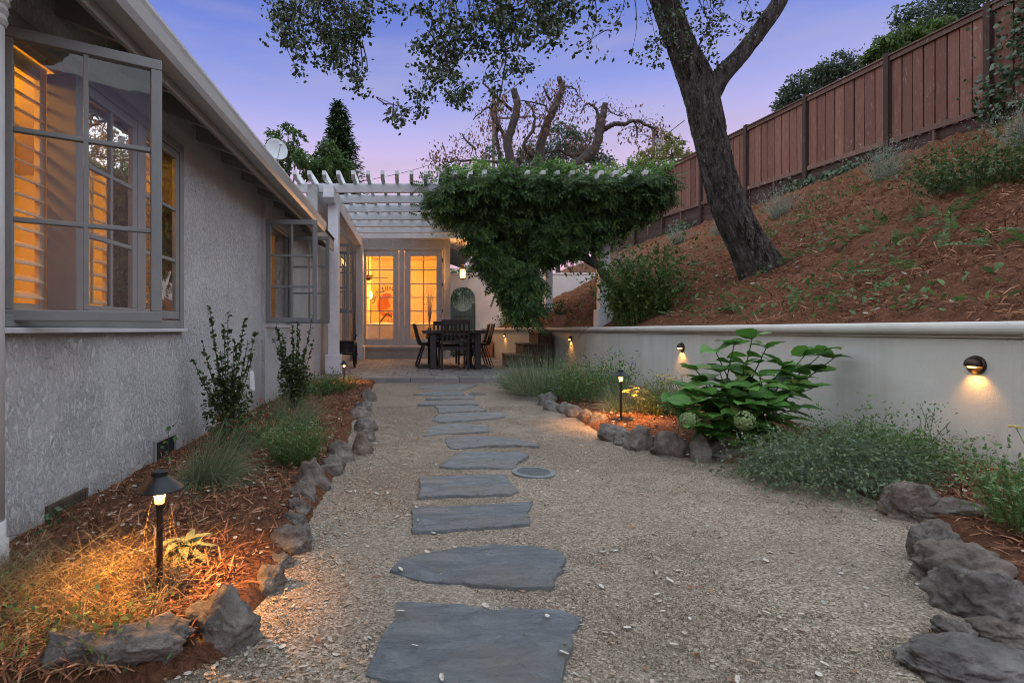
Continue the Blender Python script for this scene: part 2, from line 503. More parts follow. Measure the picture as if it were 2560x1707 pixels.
b = NB('bark')
co = b.coord((9, 9, 2.2))
w = b.noise(2.2, 8, .66, co, 1.8)
rd = b.math('ABSOLUTE', b.math('SUBTRACT', w, .5))
vb = b.voro(1.5, b.coord((7, 7, 1.6)))
h = b.math('ADD', b.mapr(rd, 0, .12, 0, 1), vb)
c = b.ramp(h, [(.15, (.014, .011, .009)), (.55, (.075, .064, .056)), (1.0, (.19, .17, .155))])
c = b.mix(b.mapr(b.noise(3, 5), .5, .75, 0, .5), c, (.14, .145, .135))
n = b.bump(h, 1.0, .09); n = b.bump(b.noise(40, 6, .7), 1.0, .012, n); b.done(c, .93, n, .2)
plain('twig_bark', (.05, .042, .036), .9, .3, 14)
plain('dead_bark', (.06, .047, .04), .9, .35, 5, bump=.6, bscale=18)

def fencewood(name, base, worn):
    b = NB(name); oi = b.n('ShaderNodeObjectInfo')
    co = b.coord((14, 14, .9))
    g = b.noise(2.0, 7, .6, co, .6)
    c = b.ramp(g, [(.3, tuple(x*.7 for x in base)), (.7, tuple(x*1.2 for x in base))])
    c = b.mix(b.mapr(oi.outputs['Random'], 0, 1, 0, .9), c, tuple(x*.55 for x in base))
    sc = b.noise(5.5, 6, .7, b.coord((5, 5, .8)), 1.0)
    c = b.mix(b.mapr(sc, .58, .70, 0, .75), c, worn)
    n = b.bump(g, .4, .006); return b.done(c, .82, n, .2)
fencewood('fence_board', (.20, .095, .07), (.34, .27, .23))
fencewood('fence_dark', (.075, .045, .038), (.13, .10, .085))
fencewood('fence_rail', (.17, .10, .08), (.40, .35, .32))
fencewood('stair_wood', (.105, .075, .055), (.15, .12, .10))

b = NB('glass')
lw = b.n('ShaderNodeFresnel', IOR=1.5)
tr = b.n('ShaderNodeBsdfTransparent'); tr.inputs[0].default_value = (.93, .96, .95, 1)
gl = b.n('ShaderNodeBsdfGlossy', Roughness=0.015)
ms = b.n('ShaderNodeMixShader'); b.l(b.math('ADD', b.math('MULTIPLY', lw.outputs[0], .72), .02), ms.inputs[0])
b.l(tr.outputs[0], ms.inputs[1]); b.l(gl.outputs[0], ms.inputs[2]); b.l(ms.outputs[0], b.o.inputs['Surface'])

plain('black_metal', (.022, .023, .026), .42, .2, 20, metal=.6)
plain('bronze', (.055, .035, .026), .4, .25, 14, metal=.7)
plain('galv', (.42, .43, .44), .38, .1, 8, metal=.85)
plain('gutter_paint', (.36, .36, .355), .33, .08, 5, spec=.6)
plain('pipe_white', (.40, .39, .37), .5, .1, 5)
plain('drain_plastic', (.13, .145, .145), .6, .2, 9)
plain('drain_slat', (.085, .10, .105), .5, .15, 9)
plain('drain_dark', (.012, .012, .012), .9)
plain('dark_table', (.034, .029, .027), .55, .3, 7, bump=.2)
plain('wicker', (.016, .014, .014), .7, .3, 60, bump=.6, bscale=160)
plain('terracotta', (.42, .21, .14), .85, .2, 6)
plain('cream', (.66, .58, .46), .9, .04, 3)
plain('wood_floor', (.25, .15, .08), .4, .3, 5)
plain('shutter_paint', (.55, .46, .35), .45, .05, 4)
plain('sofa_cloth', (.68, .62, .52), .95, .08, 8, bump=.4)
plain('dark_wood', (.026, .019, .016), .5, .3, 7)
plain('roof_shingle', (.12, .115, .11), .95, .35, 12, bump=.8, bscale=22)
plain('dish_grey', (.50, .53, .55), .45, .06, 5)
plain('poster_paper', (.62, .47, .27), .8, .08, 4)
plain('poster_red', (.42, .13, .06), .8, .2, 7)
plain('poster_ochre', (.58, .36, .12), .8, .25, 9)
plain('poster_ink', (.05, .05, .055), .8)
plain('tag_white', (.75, .77, .78), .5)
plain('vent_screen', (.10, .075, .055), .7, .4, 20, metal=.3)
plain('vent_dark', (.006, .006, .006), .95)
plain('pole_wood', (.15, .13, .12), .9)
plain('transformer_grey', (.30, .33, .33), .6)

leafmat('oak_leaf', [(.02, .036, .012), (.036, .06, .019), (.062, .092, .03)], .2, .38, .45)
leafmat('vine_leaf', [(.022, .055, .02), (.045, .10, .03), (.085, .165, .04), (.14, .23, .055)], .4, .45)
leafmat('vine_young_lit', [(.06, .13, .03), (.11, .22, .045), (.17, .30, .06), (.24, .36, .08)], .42, .45)  # yellowish new growth, greens also brightened to look lit by the sky
leafmat('bush_leaf', [(.045, .085, .022), (.08, .14, .035), (.13, .20, .05)], .35)
leafmat('shrub_leaf', [(.04, .065, .025), (.07, .11, .036), (.12, .17, .052)], .3)
b = NB('hydrangea_leaf'); oi = b.n('ShaderNodeObjectInfo')
sx = b.n('ShaderNodeSeparateXYZ'); b.l(b.tc.outputs['Object'], sx.inputs[0])
ax = b.math('ABSOLUTE', sx.outputs['X'])
vein = b.math('ABSOLUTE', b.math('SINE', b.math('MULTIPLY', b.math('SUBTRACT', sx.outputs['Y'], b.math('MULTIPLY', ax, .9)), 24.0)))
rib = b.mapr(ax, 0, .02, 1, 0); vl = b.math('MAXIMUM', b.mapr(vein, 0, .22, .7, 0), rib)
c = b.ramp(oi.outputs['Random'], [(0, (.055, .16, .026)), (.45, (.085, .23, .036)), (.85, (.125, .30, .05)), (.93, (.19, .31, .06)), (1, (.26, .29, .08))])
c = b.mix(b.math('MULTIPLY', vl, .45), c, (.17, .29, .09)); c = b.mix(b.mapr(b.noise(9, 5), .55, .75, 0, .35), c, (.04, .09, .018))
n = b.bump(vl, .6, -.03); n = b.bump(b.noise(14, 4), .4, .04, n); b.done(c, .46, n, .4)
tr = b.n('ShaderNodeBsdfTranslucent'); b.l(c, tr.inputs[0]); ms = b.n('ShaderNodeMixShader'); ms.inputs[0].default_value = .28
b.l(b.b.outputs[0], ms.inputs[1]); b.l(tr.outputs[0], ms.inputs[2]); b.l(ms.outputs[0], b.o.inputs['Surface'])
leafmat('hydrangea_flower', [(.17, .25, .09), (.23, .31, .13), (.30, .38, .18)], .3, .8)
leafmat('grass_green', [(.08, .13, .05), (.12, .18, .066), (.18, .25, .10)], .3)
leafmat('grass_feather', [(.09, .15, .07), (.14, .205, .10), (.21, .26, .14), (.48, .47, .34)], .3)
leafmat('grass_dry', [(.15, .10, .045), (.26, .19, .09), (.36, .28, .14), (.13, .15, .055)], .3)
leafmat('catmint', [(.085, .125, .07), (.125, .17, .095), (.18, .23, .14), (.14, .21, .075)], .3)
leafmat('herb_green', [(.075, .14, .04), (.115, .195, .06), (.17, .26, .085)], .3)
leafmat('grey_shrub', [(.17, .21, .155), (.25, .29, .225), (.36, .40, .33)], .25, .7)
leafmat('lambs_ear', [(.14, .18, .10), (.19, .23, .14)], .2, .95, .1)
leafmat('yarrow_leaf', [(.14, .19, .07), (.24, .28, .12)], .3)
leafmat('yarrow_flower', [(.60, .48, .14), (.70, .60, .26)], .25, .8)
leafmat('red_flower', [(.50, .06, .035), (.60, .12, .06)], .3)
leafmat('glow_tinted_foliage', [(.12, .16, .04), (.24, .20, .05), (.32, .14, .05)], .3)  # orange glow of the path light put into the leaf colours
leafmat('purple_flower', [(.24, .18, .45), (.34, .27, .58)], .3)
leafmat('ivy_leaf', [(.022, .05, .02), (.04, .08, .03), (.075, .13, .045)], .2, .35, .5)
leafmat('weed_leaf', [(.05, .10, .03), (.085, .16, .045), (.14, .23, .07)], .35)
leafmat('conifer_needle', [(.028, .062, .026), (.045, .09, .035), (.075, .125, .046)], .15)
leafmat('tree_leaf', [(.05, .10, .03), (.085, .15, .042), (.13, .20, .06)], .35)
leafmat('far_leaf', [(.045, .075, .045), (.075, .115, .07), (.11, .155, .10)], .3)
leafmat('yellow_leaf', [(.17, .19, .05), (.26, .27, .08)], .35)
leafmat('dead_leaf', [(.10, .045, .028), (.16, .075, .045), (.22, .12, .08)], .2)
leafmat('pampas', [(.50, .54, .40), (.65, .67, .54), (.78, .78, .66)], .35)
leafmat('hedge_leaf', [(.08, .15, .045), (.13, .22, .06)], .3)
emit('warm_bulb', (1.0, .50, .14), 9)
emit('lantern_glow', (1.0, .46, .14), 3.2)
emit('room_bulb', (1.0, .58, .2), 2.2)
M = MATS
WARM = (1.0, .42, .085)

def point(name, parent, loc, watts, col=WARM, size=.03, spot=None, aim=(0, 0, -1), blend=.6):
    d = bpy.data.lights.new(name, 'SPOT' if spot else 'POINT')
    d.energy = watts; d.color = col; d.shadow_soft_size = size
    if spot: d.spot_size = R(spot); d.spot_blend = blend
    o = bpy.data.objects.new(name, d); COL.objects.link(o); o.parent = parent
    o.location = tuple(float(c) for c in loc); o.rotation_euler = Vector(aim).to_track_quat('-Z', 'Y').to_euler()
    return o

# ------------------------------------------------------------------ the lie of the land
_wy = np.array([-4, 1, 3.1, 6.3, 9, 10.5, 11.5, 13, 15, 17, 40.]); _wx = np.array([3.3, 3.26, 3.2, 3.09, 3.0, 2.95, 2.83, 2.6, 2.28, 2.1, 2.1])
def Xw(y): return np.interp(y, _wy, _wx)                       # face of the retaining wall
def Xf(y): return 10.2 - .05 * (np.asarray(y, float) - 10)     # the fence line
def slope_z(x, y):
    x = np.asarray(x, float); y = np.asarray(y, float)
    x0 = Xw(np.minimum(y, 15)) + .18
    k = 3.57 / (Xf(y) - x0)
    z = .87 + k * (x - x0)
    t = np.clip((x - Xf(y)) / 1.5, 0, 1)
    return np.where(x > Xf(y), 4.45 + .35 * t, z)
_ry = np.array([-1, 0, .8, 1.3, 1.77, 2.1, 2.44, 3.0, 3.4, 3.62, 3.85, 4.2, 4.7, 5.3, 6.3, 7.5, 8.9])
_rx = np.array([1.1, 1.2, 1.4, 1.62, 1.93, 2.15, 2.28, 2.36, 2.2, 1.95, 1.72, 1.56, 1.54, 1.58, 1.64, 1.83, 1.95])
def Xr(y): return np.interp(y, _ry, _rx)                       # stone border of the right bed
_ly = np.array([1.0, 1.3, 1.45, 2.1, 3.5, 5, 6.6, 8.85]); _lx = np.array([-1.0, -.66, -.5, -.46, -.47, -.55, -.55, -.62])
def Xl(y): return np.interp(y, _ly, _lx)                       # stone border of the left bed
def lbed_z(x, y):
    return .045 - .05 * np.clip((-1.2 - x) / .4, 0, 1) * np.clip((4.5 - y) / 2.5, 0, 1)
def rbed_z(x, y):
    t = np.clip((x - Xr(y)) / .5, 0, 1); return .045 + .045 * t
def gz(x, y):
    """height of the walking surface / bed under a point"""
    if x < Xl(y) and 1.25 < y < 8.85: return float(lbed_z(x, y))
    if x > Xw(y): return float(slope_z(x, y))
    if x > Xr(y): return float(rbed_z(x, y))
    return 0.0
def on_slope(u, v):
    """photo pixel -> point on the mulch slope"""
    lo, hi = 2.0, 30.0
    for D in np.linspace(2.5, 30, 1400):
        p = P(u, v, D)
        if p[0] > Xw(D) + .15 and p[2] <= slope_z(p[0], D): return np.array([p[0], D, float(slope_z(p[0], D))])
    return P(u, v, 10)

# ground sheet to the horizon
me = npmesh('ground', np.array([(-400, -400, -.16), (400, -400, -.16), (400, 400, -.16), (-400, 400, -.16)]), np.array([(0, 1, 2, 3)]))
tag(link('ground', me, M['soil']), kind='structure')

def grid(name, X, Y, Z, mat, kind='structure', smooth=True):
    ny, nx = X.shape
    i = np.arange(ny * nx).reshape(ny, nx)
    q = np.stack([i[:-1, :-1], i[:-1, 1:], i[1:, 1:], i[1:, :-1]], -1).reshape(-1, 4)
    me = npmesh(name, np.stack([X, Y, Z], -1).reshape(-1, 3), q, smooth)
    return tag(link(name, me, mat), kind=kind)

# gravel path
ys = np.concatenate([np.arange(-3, .8, .12), np.arange(.8, 4, .025), np.arange(4, 8.9, .05)])
xs = np.arange(-1.2, 2.6, .03)
X, Y = np.meshgrid(xs, ys)
pp = np.stack([X.ravel(), Y.ravel(), 0*X.ravel()], 1)
Z = (fbm(pp, 1.3, 3, 3) * .006 + fbm(pp, 14, 3, 5) * .0035).reshape(X.shape)
gravel = grid('gravel_path', X, Y, Z, M['gravel'])

# left and right planting beds
ys = np.arange(1.22, 8.84, .022); s = np.linspace(0, 1, 56)
Y, S = np.meshgrid(ys, s, indexing='ij'); X = -1.7 + S * (Xl(Y) + .06 + 1.7)
pp = np.stack([X.ravel(), Y.ravel(), 0*X.ravel()], 1)
Z = lbed_z(X, Y) + (fbm(pp, 3, 4, 11) * .012 + fbm(pp, 22, 3, 12, .6) * .009).reshape(X.shape) - .09 * np.clip((S - .93) / .07, 0, 1) - .1 * np.clip((1.32 - Y) / .1, 0, 1)
grid('planting_bed_left', X, Y, Z, M['mulch'])
ys = np.arange(-.8, 8.84, .03); s = np.linspace(0, 1, 50)
Y, S = np.meshgrid(ys, s, indexing='ij'); X = Xr(Y) - .05 + S * (Xw(Y) + .06 - Xr(Y) + .05)
pp = np.stack([X.ravel(), Y.ravel(), 0*X.ravel()], 1)
Z = rbed_z(X, Y) + (fbm(pp, 3, 4, 15) * .014 + fbm(pp, 22, 3, 16, .6) * .009).reshape(X.shape) - .09 * np.clip((.05 - S) / .05, 0, 1)
grid('planting_bed_right', X, Y, Z, M['mulch'])

# mulch hillside behind the retaining wall
ys = np.concatenate([np.arange(-4, 2, .2), np.arange(2, 11, .055), np.arange(11, 18, .09), np.arange(18, 34, .3)])
s = np.concatenate([np.linspace(0, 1, 170), np.linspace(1.03, 2.2, 10)])
Y, S = np.meshgrid(ys, s, indexing='ij')
X0 = Xw(np.minimum(Y, 15)) + .14; X = X0 + S * (Xf(Y) - X0)
pp = np.stack([X.ravel(), Y.ravel(), 0*X.ravel()], 1)
Z = slope_z(X, Y) + (fbm(pp, .8, 3, 21) * .06 + fbm(pp, 4, 4, 22, .6) * .07 + fbm(pp, 13, 3, 23, .65) * .035).reshape(X.shape) * np.clip(S * 12, .15, 1)
grid('hillside', X, Y, Z, M['mulch'])

def fibres(name, pos, lmin, lmax, mat='mulch_fibre', flat=.35, wid=.09):
    N = len(pos); d = rng.normal(size=(N, 3)); d[:, 2] *= flat; nrm = rng.normal(size=(N, 3)) * .5 + (0, 0, 1)
    ln = rng.uniform(lmin, lmax, N)
    V, Fc = scatter(np.array([(-.5, 0, 0), (.5, 0, 0), (.5, .5, .06), (-.5, .5, .06), (.3, 1, -.05), (-.3, 1, -.05)]) , np.array([(0, 1, 2), (0, 2, 3), (3, 2, 4), (3, 4, 5)]),
                    pos, frames(d, nrm), np.stack([ln * wid, ln, ln], 1))
    return tag(link(name, npmesh(name, V, Fc), M[mat]), kind='stuff')
N = 60000                                                      # shredded bark on the slope
y = 2.2 + rng.random(N) ** 1.5 * 15; t = rng.random(N); x = Xw(y) + .2 + t * (Xf(y) - Xw(y) - .3)
fibres('shredded_bark_on_hillside', np.stack([x, y, slope_z(x, y) + .015 + fbm(np.stack([x, y, 0*x], 1), 4, 4, 22, .6) * .07], 1), .03, .10)
N = 15000
y = 1.3 + rng.random(N) ** 1.5 * 7; x = -1.6 + rng.random(N) * (Xl(y) + 1.55)
fibres('shredded_bark_in_left_bed', np.stack([x, y, lbed_z(x, y) + .008], 1), .02, .07, flat=.5)
N = 12000
y = .6 + rng.random(N) ** 1.3 * 8; x = Xr(y) + .05 + rng.random(N) * (Xw(y) - Xr(y) - .08)
fibres('shredded_bark_in_right_bed', np.stack([x, y, rbed_z(x, y) + .008], 1), .025, .08, flat=.5)

# loose gravel grains, thick near the camera
OCT = (np.array([(1, 0, 0), (-.9, .1, 0), (.1, .8, 0), (0, -.75, .1), (.1, 0, .6), (0, .1, -.6)]), np.array([(0, 2, 4), (2, 1, 4), (1, 3, 4), (3, 0, 4), (2, 0, 5), (1, 2, 5), (3, 1, 5), (0, 3, 5)]))
N = 200000
y = .95 + rng.random(N) ** 2.0 * 5.2; x = Xl(y) + .02 + rng.random(N) * (Xr(y) - Xl(y) - .02)
sz = rng.lognormal(-6.25, .36, N)
pos = np.stack([x, y, sz * .3 + rng.uniform(-.001, .002, N)], 1)
V, Fc = scatter(OCT[0], OCT[1], pos, frames(rdir(N), rdir(N)), np.clip(sz, .0016, .010))
tag(link('gravel_grains', npmesh('gravel_grains', V, Fc), M['pebble']), kind='stuff')

# ------------------------------------------------------------------ patio of pavers
pat = MB().box(-1.61, 3.0, 8.95, 16.5, -.1, .052).build('patio', M['soil']); pat['kind'] = 'structure'
def paver_mesh(w, d, h, ch=.006):
    m = MB(); a, b_ = w/2, d/2
    V = [(-a, -b_, -h), (a, -b_, -h), (a, b_, -h), (-a, b_, -h), (-a, -b_, -ch), (a, -b_, -ch), (a, b_, -ch), (-a, b_, -ch),
         (-a+ch, -b_+ch, 0), (a-ch, -b_+ch, 0), (a-ch, b_-ch, 0), (-a+ch, b_-ch, 0)]
    Fq = [(8, 9, 10, 11)] + [(i, (i+1) % 4, (i+1) % 4+4, i+4) for i in range(4)] + [(i+4, (i+1) % 4+4, (i+1) % 4+8, i+8) for i in range(4)]
    return np.array(V, float), np.array(Fq)
pv, pf = paver_mesh(.208, .208, .06); pme = npmesh('paver', pv, pf); pme.materials.append(M['paver'])
restV = []; restF = []; nr = 0; cnt = 0
for j in range(34):
    for i in range(23):
        x = -1.5 + i * .215 + (.1 if j % 2 else 0); y = 9.21 + j * .215
        if x > Xw(y) - .1 or x > 2.85 or y > 16.45: continue
        z = .082 + rng.normal() * .0022; rz = rng.normal() * .008
        if cnt < 298:
            o = link('paver', pme, None, pat, (x, y, z)); o.rotation_euler = (rng.normal()*.006, rng.normal()*.006, rz); cnt += 1
        else:
            restV.append(pv + (x, y, z)); restF.append(pf + nr); nr += len(pv)
o = link('far_pavers', npmesh('far_pavers', np.concatenate(restV), np.concatenate(restF)), M['paver'], pat); o['kind'] = 'stuff'
ev, ef = paver_mesh(.385, .25, .095); eme = npmesh('edging_block', ev, ef); eme.materials.append(M['paver'])
for i in range(10):
    o = link('edging_block', eme, None, pat, (-1.4 + i * .392, 8.965 + rng.normal()*.004, .086 + rng.normal()*.002)); o.rotation_euler = (0, rng.normal()*.005, rng.normal()*.01)

# ------------------------------------------------------------------ the house
HX = -1.62
house = thing('house', 'low white stucco house with open casement windows and lit french doors', 'house', (HX, 5.0, 0))
def holed_wall(name, axis, p0, p1, u0, u1, z0, z1, holes, mat, parent):
    """a wall slab between planes p0 (seen) and p1 with rectangular openings (u0,u1,z0,z1)"""
    us = sorted({u0, u1, *[h[0] for h in holes], *[h[1] for h in holes]}); zs = sorted({z0, z1, *[h[2] for h in holes], *[h[3] for h in holes]})
    solid = lambda i, j: 0 <= i < len(us)-1 and 0 <= j < len(zs)-1 and not any(h[0] <= us[i] and us[i+1] <= h[1] and h[2] <= zs[j] and zs[j+1] <= h[3] for h in holes)
    m = MB(); pt = (lambda p, u, z: (p, u, z)) if axis == 'x' else (lambda p, u, z: (u, p, z))
    for i in range(len(us)-1):
        for j in range(len(zs)-1):
            if not solid(i, j): continue
            a, b_, c, d = us[i], us[i+1], zs[j], zs[j+1]
            for p in (p0, p1): m.add([pt(p, a, c), pt(p, b_, c), pt(p, b_, d), pt(p, a, d)], [(0, 1, 2, 3)])
            for (di, dj, q) in ((-1, 0, ((a, c), (a, d))), (1, 0, ((b_, c), (b_, d))), (0, -1, ((a, c), (b_, c))), (0, 1, ((a, d), (b_, d)))):
                if not solid(i+di, j+dj):
                    (ua, za), (ub, zb) = q; m.add([pt(p0, ua, za), pt(p0, ub, zb), pt(p1, ub, zb), pt(p1, ua, za)], [(0, 1, 2, 3)])
    V = np.concatenate(m.V) - wloc(parent); me = npmesh(name, V, m.F)
    bm = bmesh.new(); bm.from_mesh(me); bmesh.ops.remove_doubles(bm, verts=bm.verts[:], dist=1e-5); bmesh.ops.recalc_face_normals(bm, faces=bm.faces[:]); bm.to_mesh(me); bm.free()
    return link(name, me, mat, parent)
W1 = (2.06, 3.84, .88, 2.10); W2 = (5.98, 7.12, .92, 2.06); W3 = (10.2, 11.3, 1.17, 2.46); SD = (12.3, 14.2, .30, 2.5)
holed_wall('wall', 'x', HX, HX-.13, -1.0, 5.94, -.25, 2.44, [W1], M['stucco'], house)
holed_wall('wall', 'x', HX+.035, HX-.15, 5.943, 14.95, -.25, 2.51, [W2, W3, SD], M['stucco'], house)
MB().box(HX-.15, HX+.02, 9.33, 14.95, 2.513, 3.3).build('wall', M['stucco'], house)
# foundation vents, each with slats
def vent(y0, y1, z0, z1, slat):
    v = MB().box(HX+.002, HX+.006, y0, y1, z0, z1).build('foundation_vent', M['vent_dark'], house)
    fr = MB()
    fr.box(HX+.001, HX+.016, y0-.018, y0, z0-.015, z1+.015).box(HX+.001, HX+.016, y1, y1+.018, z0-.015, z1+.015).box(HX+.001, HX+.015, y0, y1, z1, z1+.015).box(HX+.001, HX+.015, y0, y1, z0-.015, z0)
    fr.build('vent_frame', M['vent_screen'] if slat else M['fascia_paint'], v)
    if slat:
        s_ = MB()
        for k in range(14):
            yy = y0 + (k + .5) * (y1 - y0) / 14; s_.box(HX+.007, HX+.010, yy-.0055, yy+.0055, z0, z1)
        for k in range(9):
            zz = z0 + (k + .5) * (z1 - z0) / 9; s_.box(HX+.0085, HX+.0115, y0, y1, zz-.004, zz+.004)
        s_.build('vent_grille', M['vent_screen'], v)
vent(2.455, 2.72, -.10, .055, True); vent(3.47, 3.75, .02, .138, False)

# roof over the near wing: slab, sheathing boards, rafter tails, fascia and gutter
sl = .40
def roof_z(x): return 2.335 + (-1.2 - x) * sl
roof = MB().prism([(-1.17, roof_z(-1.17)+.005), (-1.17, roof_z(-1.17)+.04), (-5.2, roof_z(-5.2)+.04), (-5.2, roof_z(-5.2)+.005)], -1.0, 9.3, 'y').build('roof', M['roof_shingle'], house)
for k in range(5):                                              # shingle courses near the edge
    x1 = -1.15 - k*.13; MB().prism([(x1, roof_z(x1)+.043), (x1, roof_z(x1)+.055), (x1-.13, roof_z(x1-.13)+.048), (x1-.13, roof_z(x1-.13)+.042)], -1.0, 9.3, 'y').build('shingle_course', M['roof_shingle'], roof)
MB().prism([(-1.20, roof_z(-1.20)-.026), (-1.20, roof_z(-1.2)+.0), (-1.78, roof_z(-1.78)+.0), (-1.78, roof_z(-1.78)-.026)], -1.0, 9.3, 'y').build('soffit', M['fascia_paint'], roof)
MB().box(-1.197, -1.172, -1.0, 9.3, 2.16, 2.335).build('fascia', M['fascia_paint'], roof, .004)
tail = MB().prism([(-1.20, -.17), (-1.20, -.03), (-1.70, .17), (-1.70, .03)], -.022, .022, 'y')
tme = npmesh('rafter_tail', np.concatenate(tail.V), tail.F); fix_normals(tme); tme.materials.append(M['fascia_paint'])
for k in range(17):
    y = .35 + k * .545; o = link('rafter_tail', tme, None, roof); o.location = Vector((0, y, 2.335)) - Vector(tuple(wloc(roof)))
for k in range(16):                                             # blocking between tails with three vent holes each
    y = .35 + k * .545
    bl = MB().box(-1.612, -1.585, y+.024, y+.521, 2.335, 2.49).build('eave_block', M['fascia_paint'], roof)
    if k < 7:
        h_ = MB()
        for q in (-.03, 0, .03): h_.bar((-1.5835, y+.27+q*.9-.012, 2.39), (-1.5835, y+.27+q*.9+.012, 2.43), .002, .012, (1, 0, 0))
gut = MB().prism([(-1.17, 2.21), (-1.17, 2.33), (-1.172+.005, 2.333), (-1.165, 2.22), (-1.09, 2.22), (-1.075, 2.25), (-1.065, 2.30), (-1.062, 2.335), (-1.052, 2.338), (-1.052, 2.322), (-1.058, 2.30), (-1.068, 2.245), (-1.083, 2.212)], .2, 7.72, 'y').build('gutter', M['gutter_paint'], roof)
MB().prism([(-1.17, 2.21), (-1.17, 2.33), (-1.062, 2.335), (-1.068, 2.245), (-1.083, 2.212)], 7.721, 7.728, 'y').build('gutter_end', M['gutter_paint'], gut)
roof.location.x -= .145                                         # eave overhang of 0.3 m past the wall
bpy.context.view_layer.update()
# roof over the patio wing
rz0 = lambda x: 3.35 - (x - 0.96) * .35
MB().prism([(-1.25, 4.05), (-1.25, 4.17), (1.78, rz0(1.78)+.12), (1.78, rz0(1.78))], 14.35, 19.9, 'y').build('patio_wing_roof', M['fascia_paint'], house)
MB().prism([(-4.5, 2.75), (-4.5, 2.87), (-1.25, 4.17), (-1.25, 4.05)], 14.8, 19.9, 'y').build('patio_wing_roof', M['roof_shingle'], house)
MB().prism([(-1.25, 4.172), (-1.25, 4.22), (1.80, rz0(1.80)+.17), (1.80, rz0(1.80)+.122)], 14.33, 19.9, 'y').build('shingle_layer', M['roof_shingle'], house)
for k in range(9):                                              # soffit boards seen above the lantern
    y = 14.42 + k * .22; MB().prism([(1.04, rz0(1.04)-.02), (1.04, rz0(1.04)-.002), (1.76, rz0(1.76)-.002), (1.76, rz0(1.76)-.02)], y, y+.205, 'y').build('soffit_board', M['white_paint'], house)
MB().prism([(-.2, rz0(-.2)-.10), (-.2, rz0(-.2)+.125), (1.80, rz0(1.80)+.125), (1.80, rz0(1.80)-.05)], 14.31, 14.345, 'y').build('rake_board', M['pergola_paint'], house)

# wall with the french doors
DY = 14.8
FD = (-1.40, .83, .30, 2.995)
holed_wall('wall', 'y', DY, DY+.15, HX-.1, 1.015, -.1, 3.32, [FD], M['stucco'], house)
MB().box(.865, 1.015, DY+.153, 19.6, -.1, 3.3).build('wall', M['white_plaster'], house)
MB().box(-3.5, 1.0, 19.6, 19.75, -.1, 3.4).build('wall', M['cream'], house)
MB().box(.845, .862, 14.96, 19.6, .4, 3.3).build('interior_wall', M['cream'], house)
MB().box(-3.5, -3.4, 14.96, 19.6, .4, 3.3).build('interior_wall', M['cream'], house)
MB().box(-3.4, .845, 14.96, 19.6, .30, .41).build('floor', M['wood_floor'], house)
MB().box(-3.4, .845, 14.97, 19.59, 3.28, 3.30).build('ceiling', M['cream'], house)
MB().box(-3.4, .844, 19.50, 19.598, 3.08, 3.279).build('crown_moulding', M['cream'], house)
MB().box(-1.50, -1.38, 18.4, 18.6, .41, 3.279).build('interior_column', M['cream'], house)
# near room behind the shutters
MB().box(-4.6, -4.5, .4, 5.6, .2, 2.43).build('interior_wall', M['cream'], house)
MB().box(-4.5, -1.775, .3, .4, .2, 2.43).build('interior_wall', M['cream'], house)
MB().box(-4.5, -1.775, 5.5, 5.6, .2, 2.43).build('interior_wall', M['cream'], house)
MB().box(-4.5, -1.775, .4, 5.5, .10, .2).build('floor', M['wood_floor'], house)
MB().box(-4.5, -1.775, .4, 5.5, 2.38, 2.42).build('ceiling', M['cream'], house)
MB().box(-4.6, -4.5, 5.7, 9.2, .2, 2.43).build('interior_wall', M['cream'], house)
MB().box(-4.5, -1.775, 9.1, 9.2, .2, 2.43).build('interior_wall', M['cream'], house)
MB().box(-4.5, -1.775, 5.7, 9.1, .1, .2).build('floor', M['wood_floor'], house)
MB().box(-4.5, -1.775, 5.7, 9.1, 2.38, 2.42).build('ceiling', M['cream'], house)
point('room_light', house, Vector((-3.0, 3.0, 2.2)) - house.location, 36, (1, .40, .025), .15)
point('room_light', house, Vector((-2.55, 1.6, 2.25)) - house.location, 13, (1, .40, .025), .12)
point('room_light', house, Vector((-3.2, 7.6, 2.2)) - house.location, 5, (1, .45, .1), .12)
point('room_light', house, Vector((-.55, 16.7, 3.05)) - house.location, 105, (1, .40, .06), .15)
point('room_light', house, Vector((-1.9, 17.6, 2.2)) - house.location, 48, (1, .40, .06), .15)

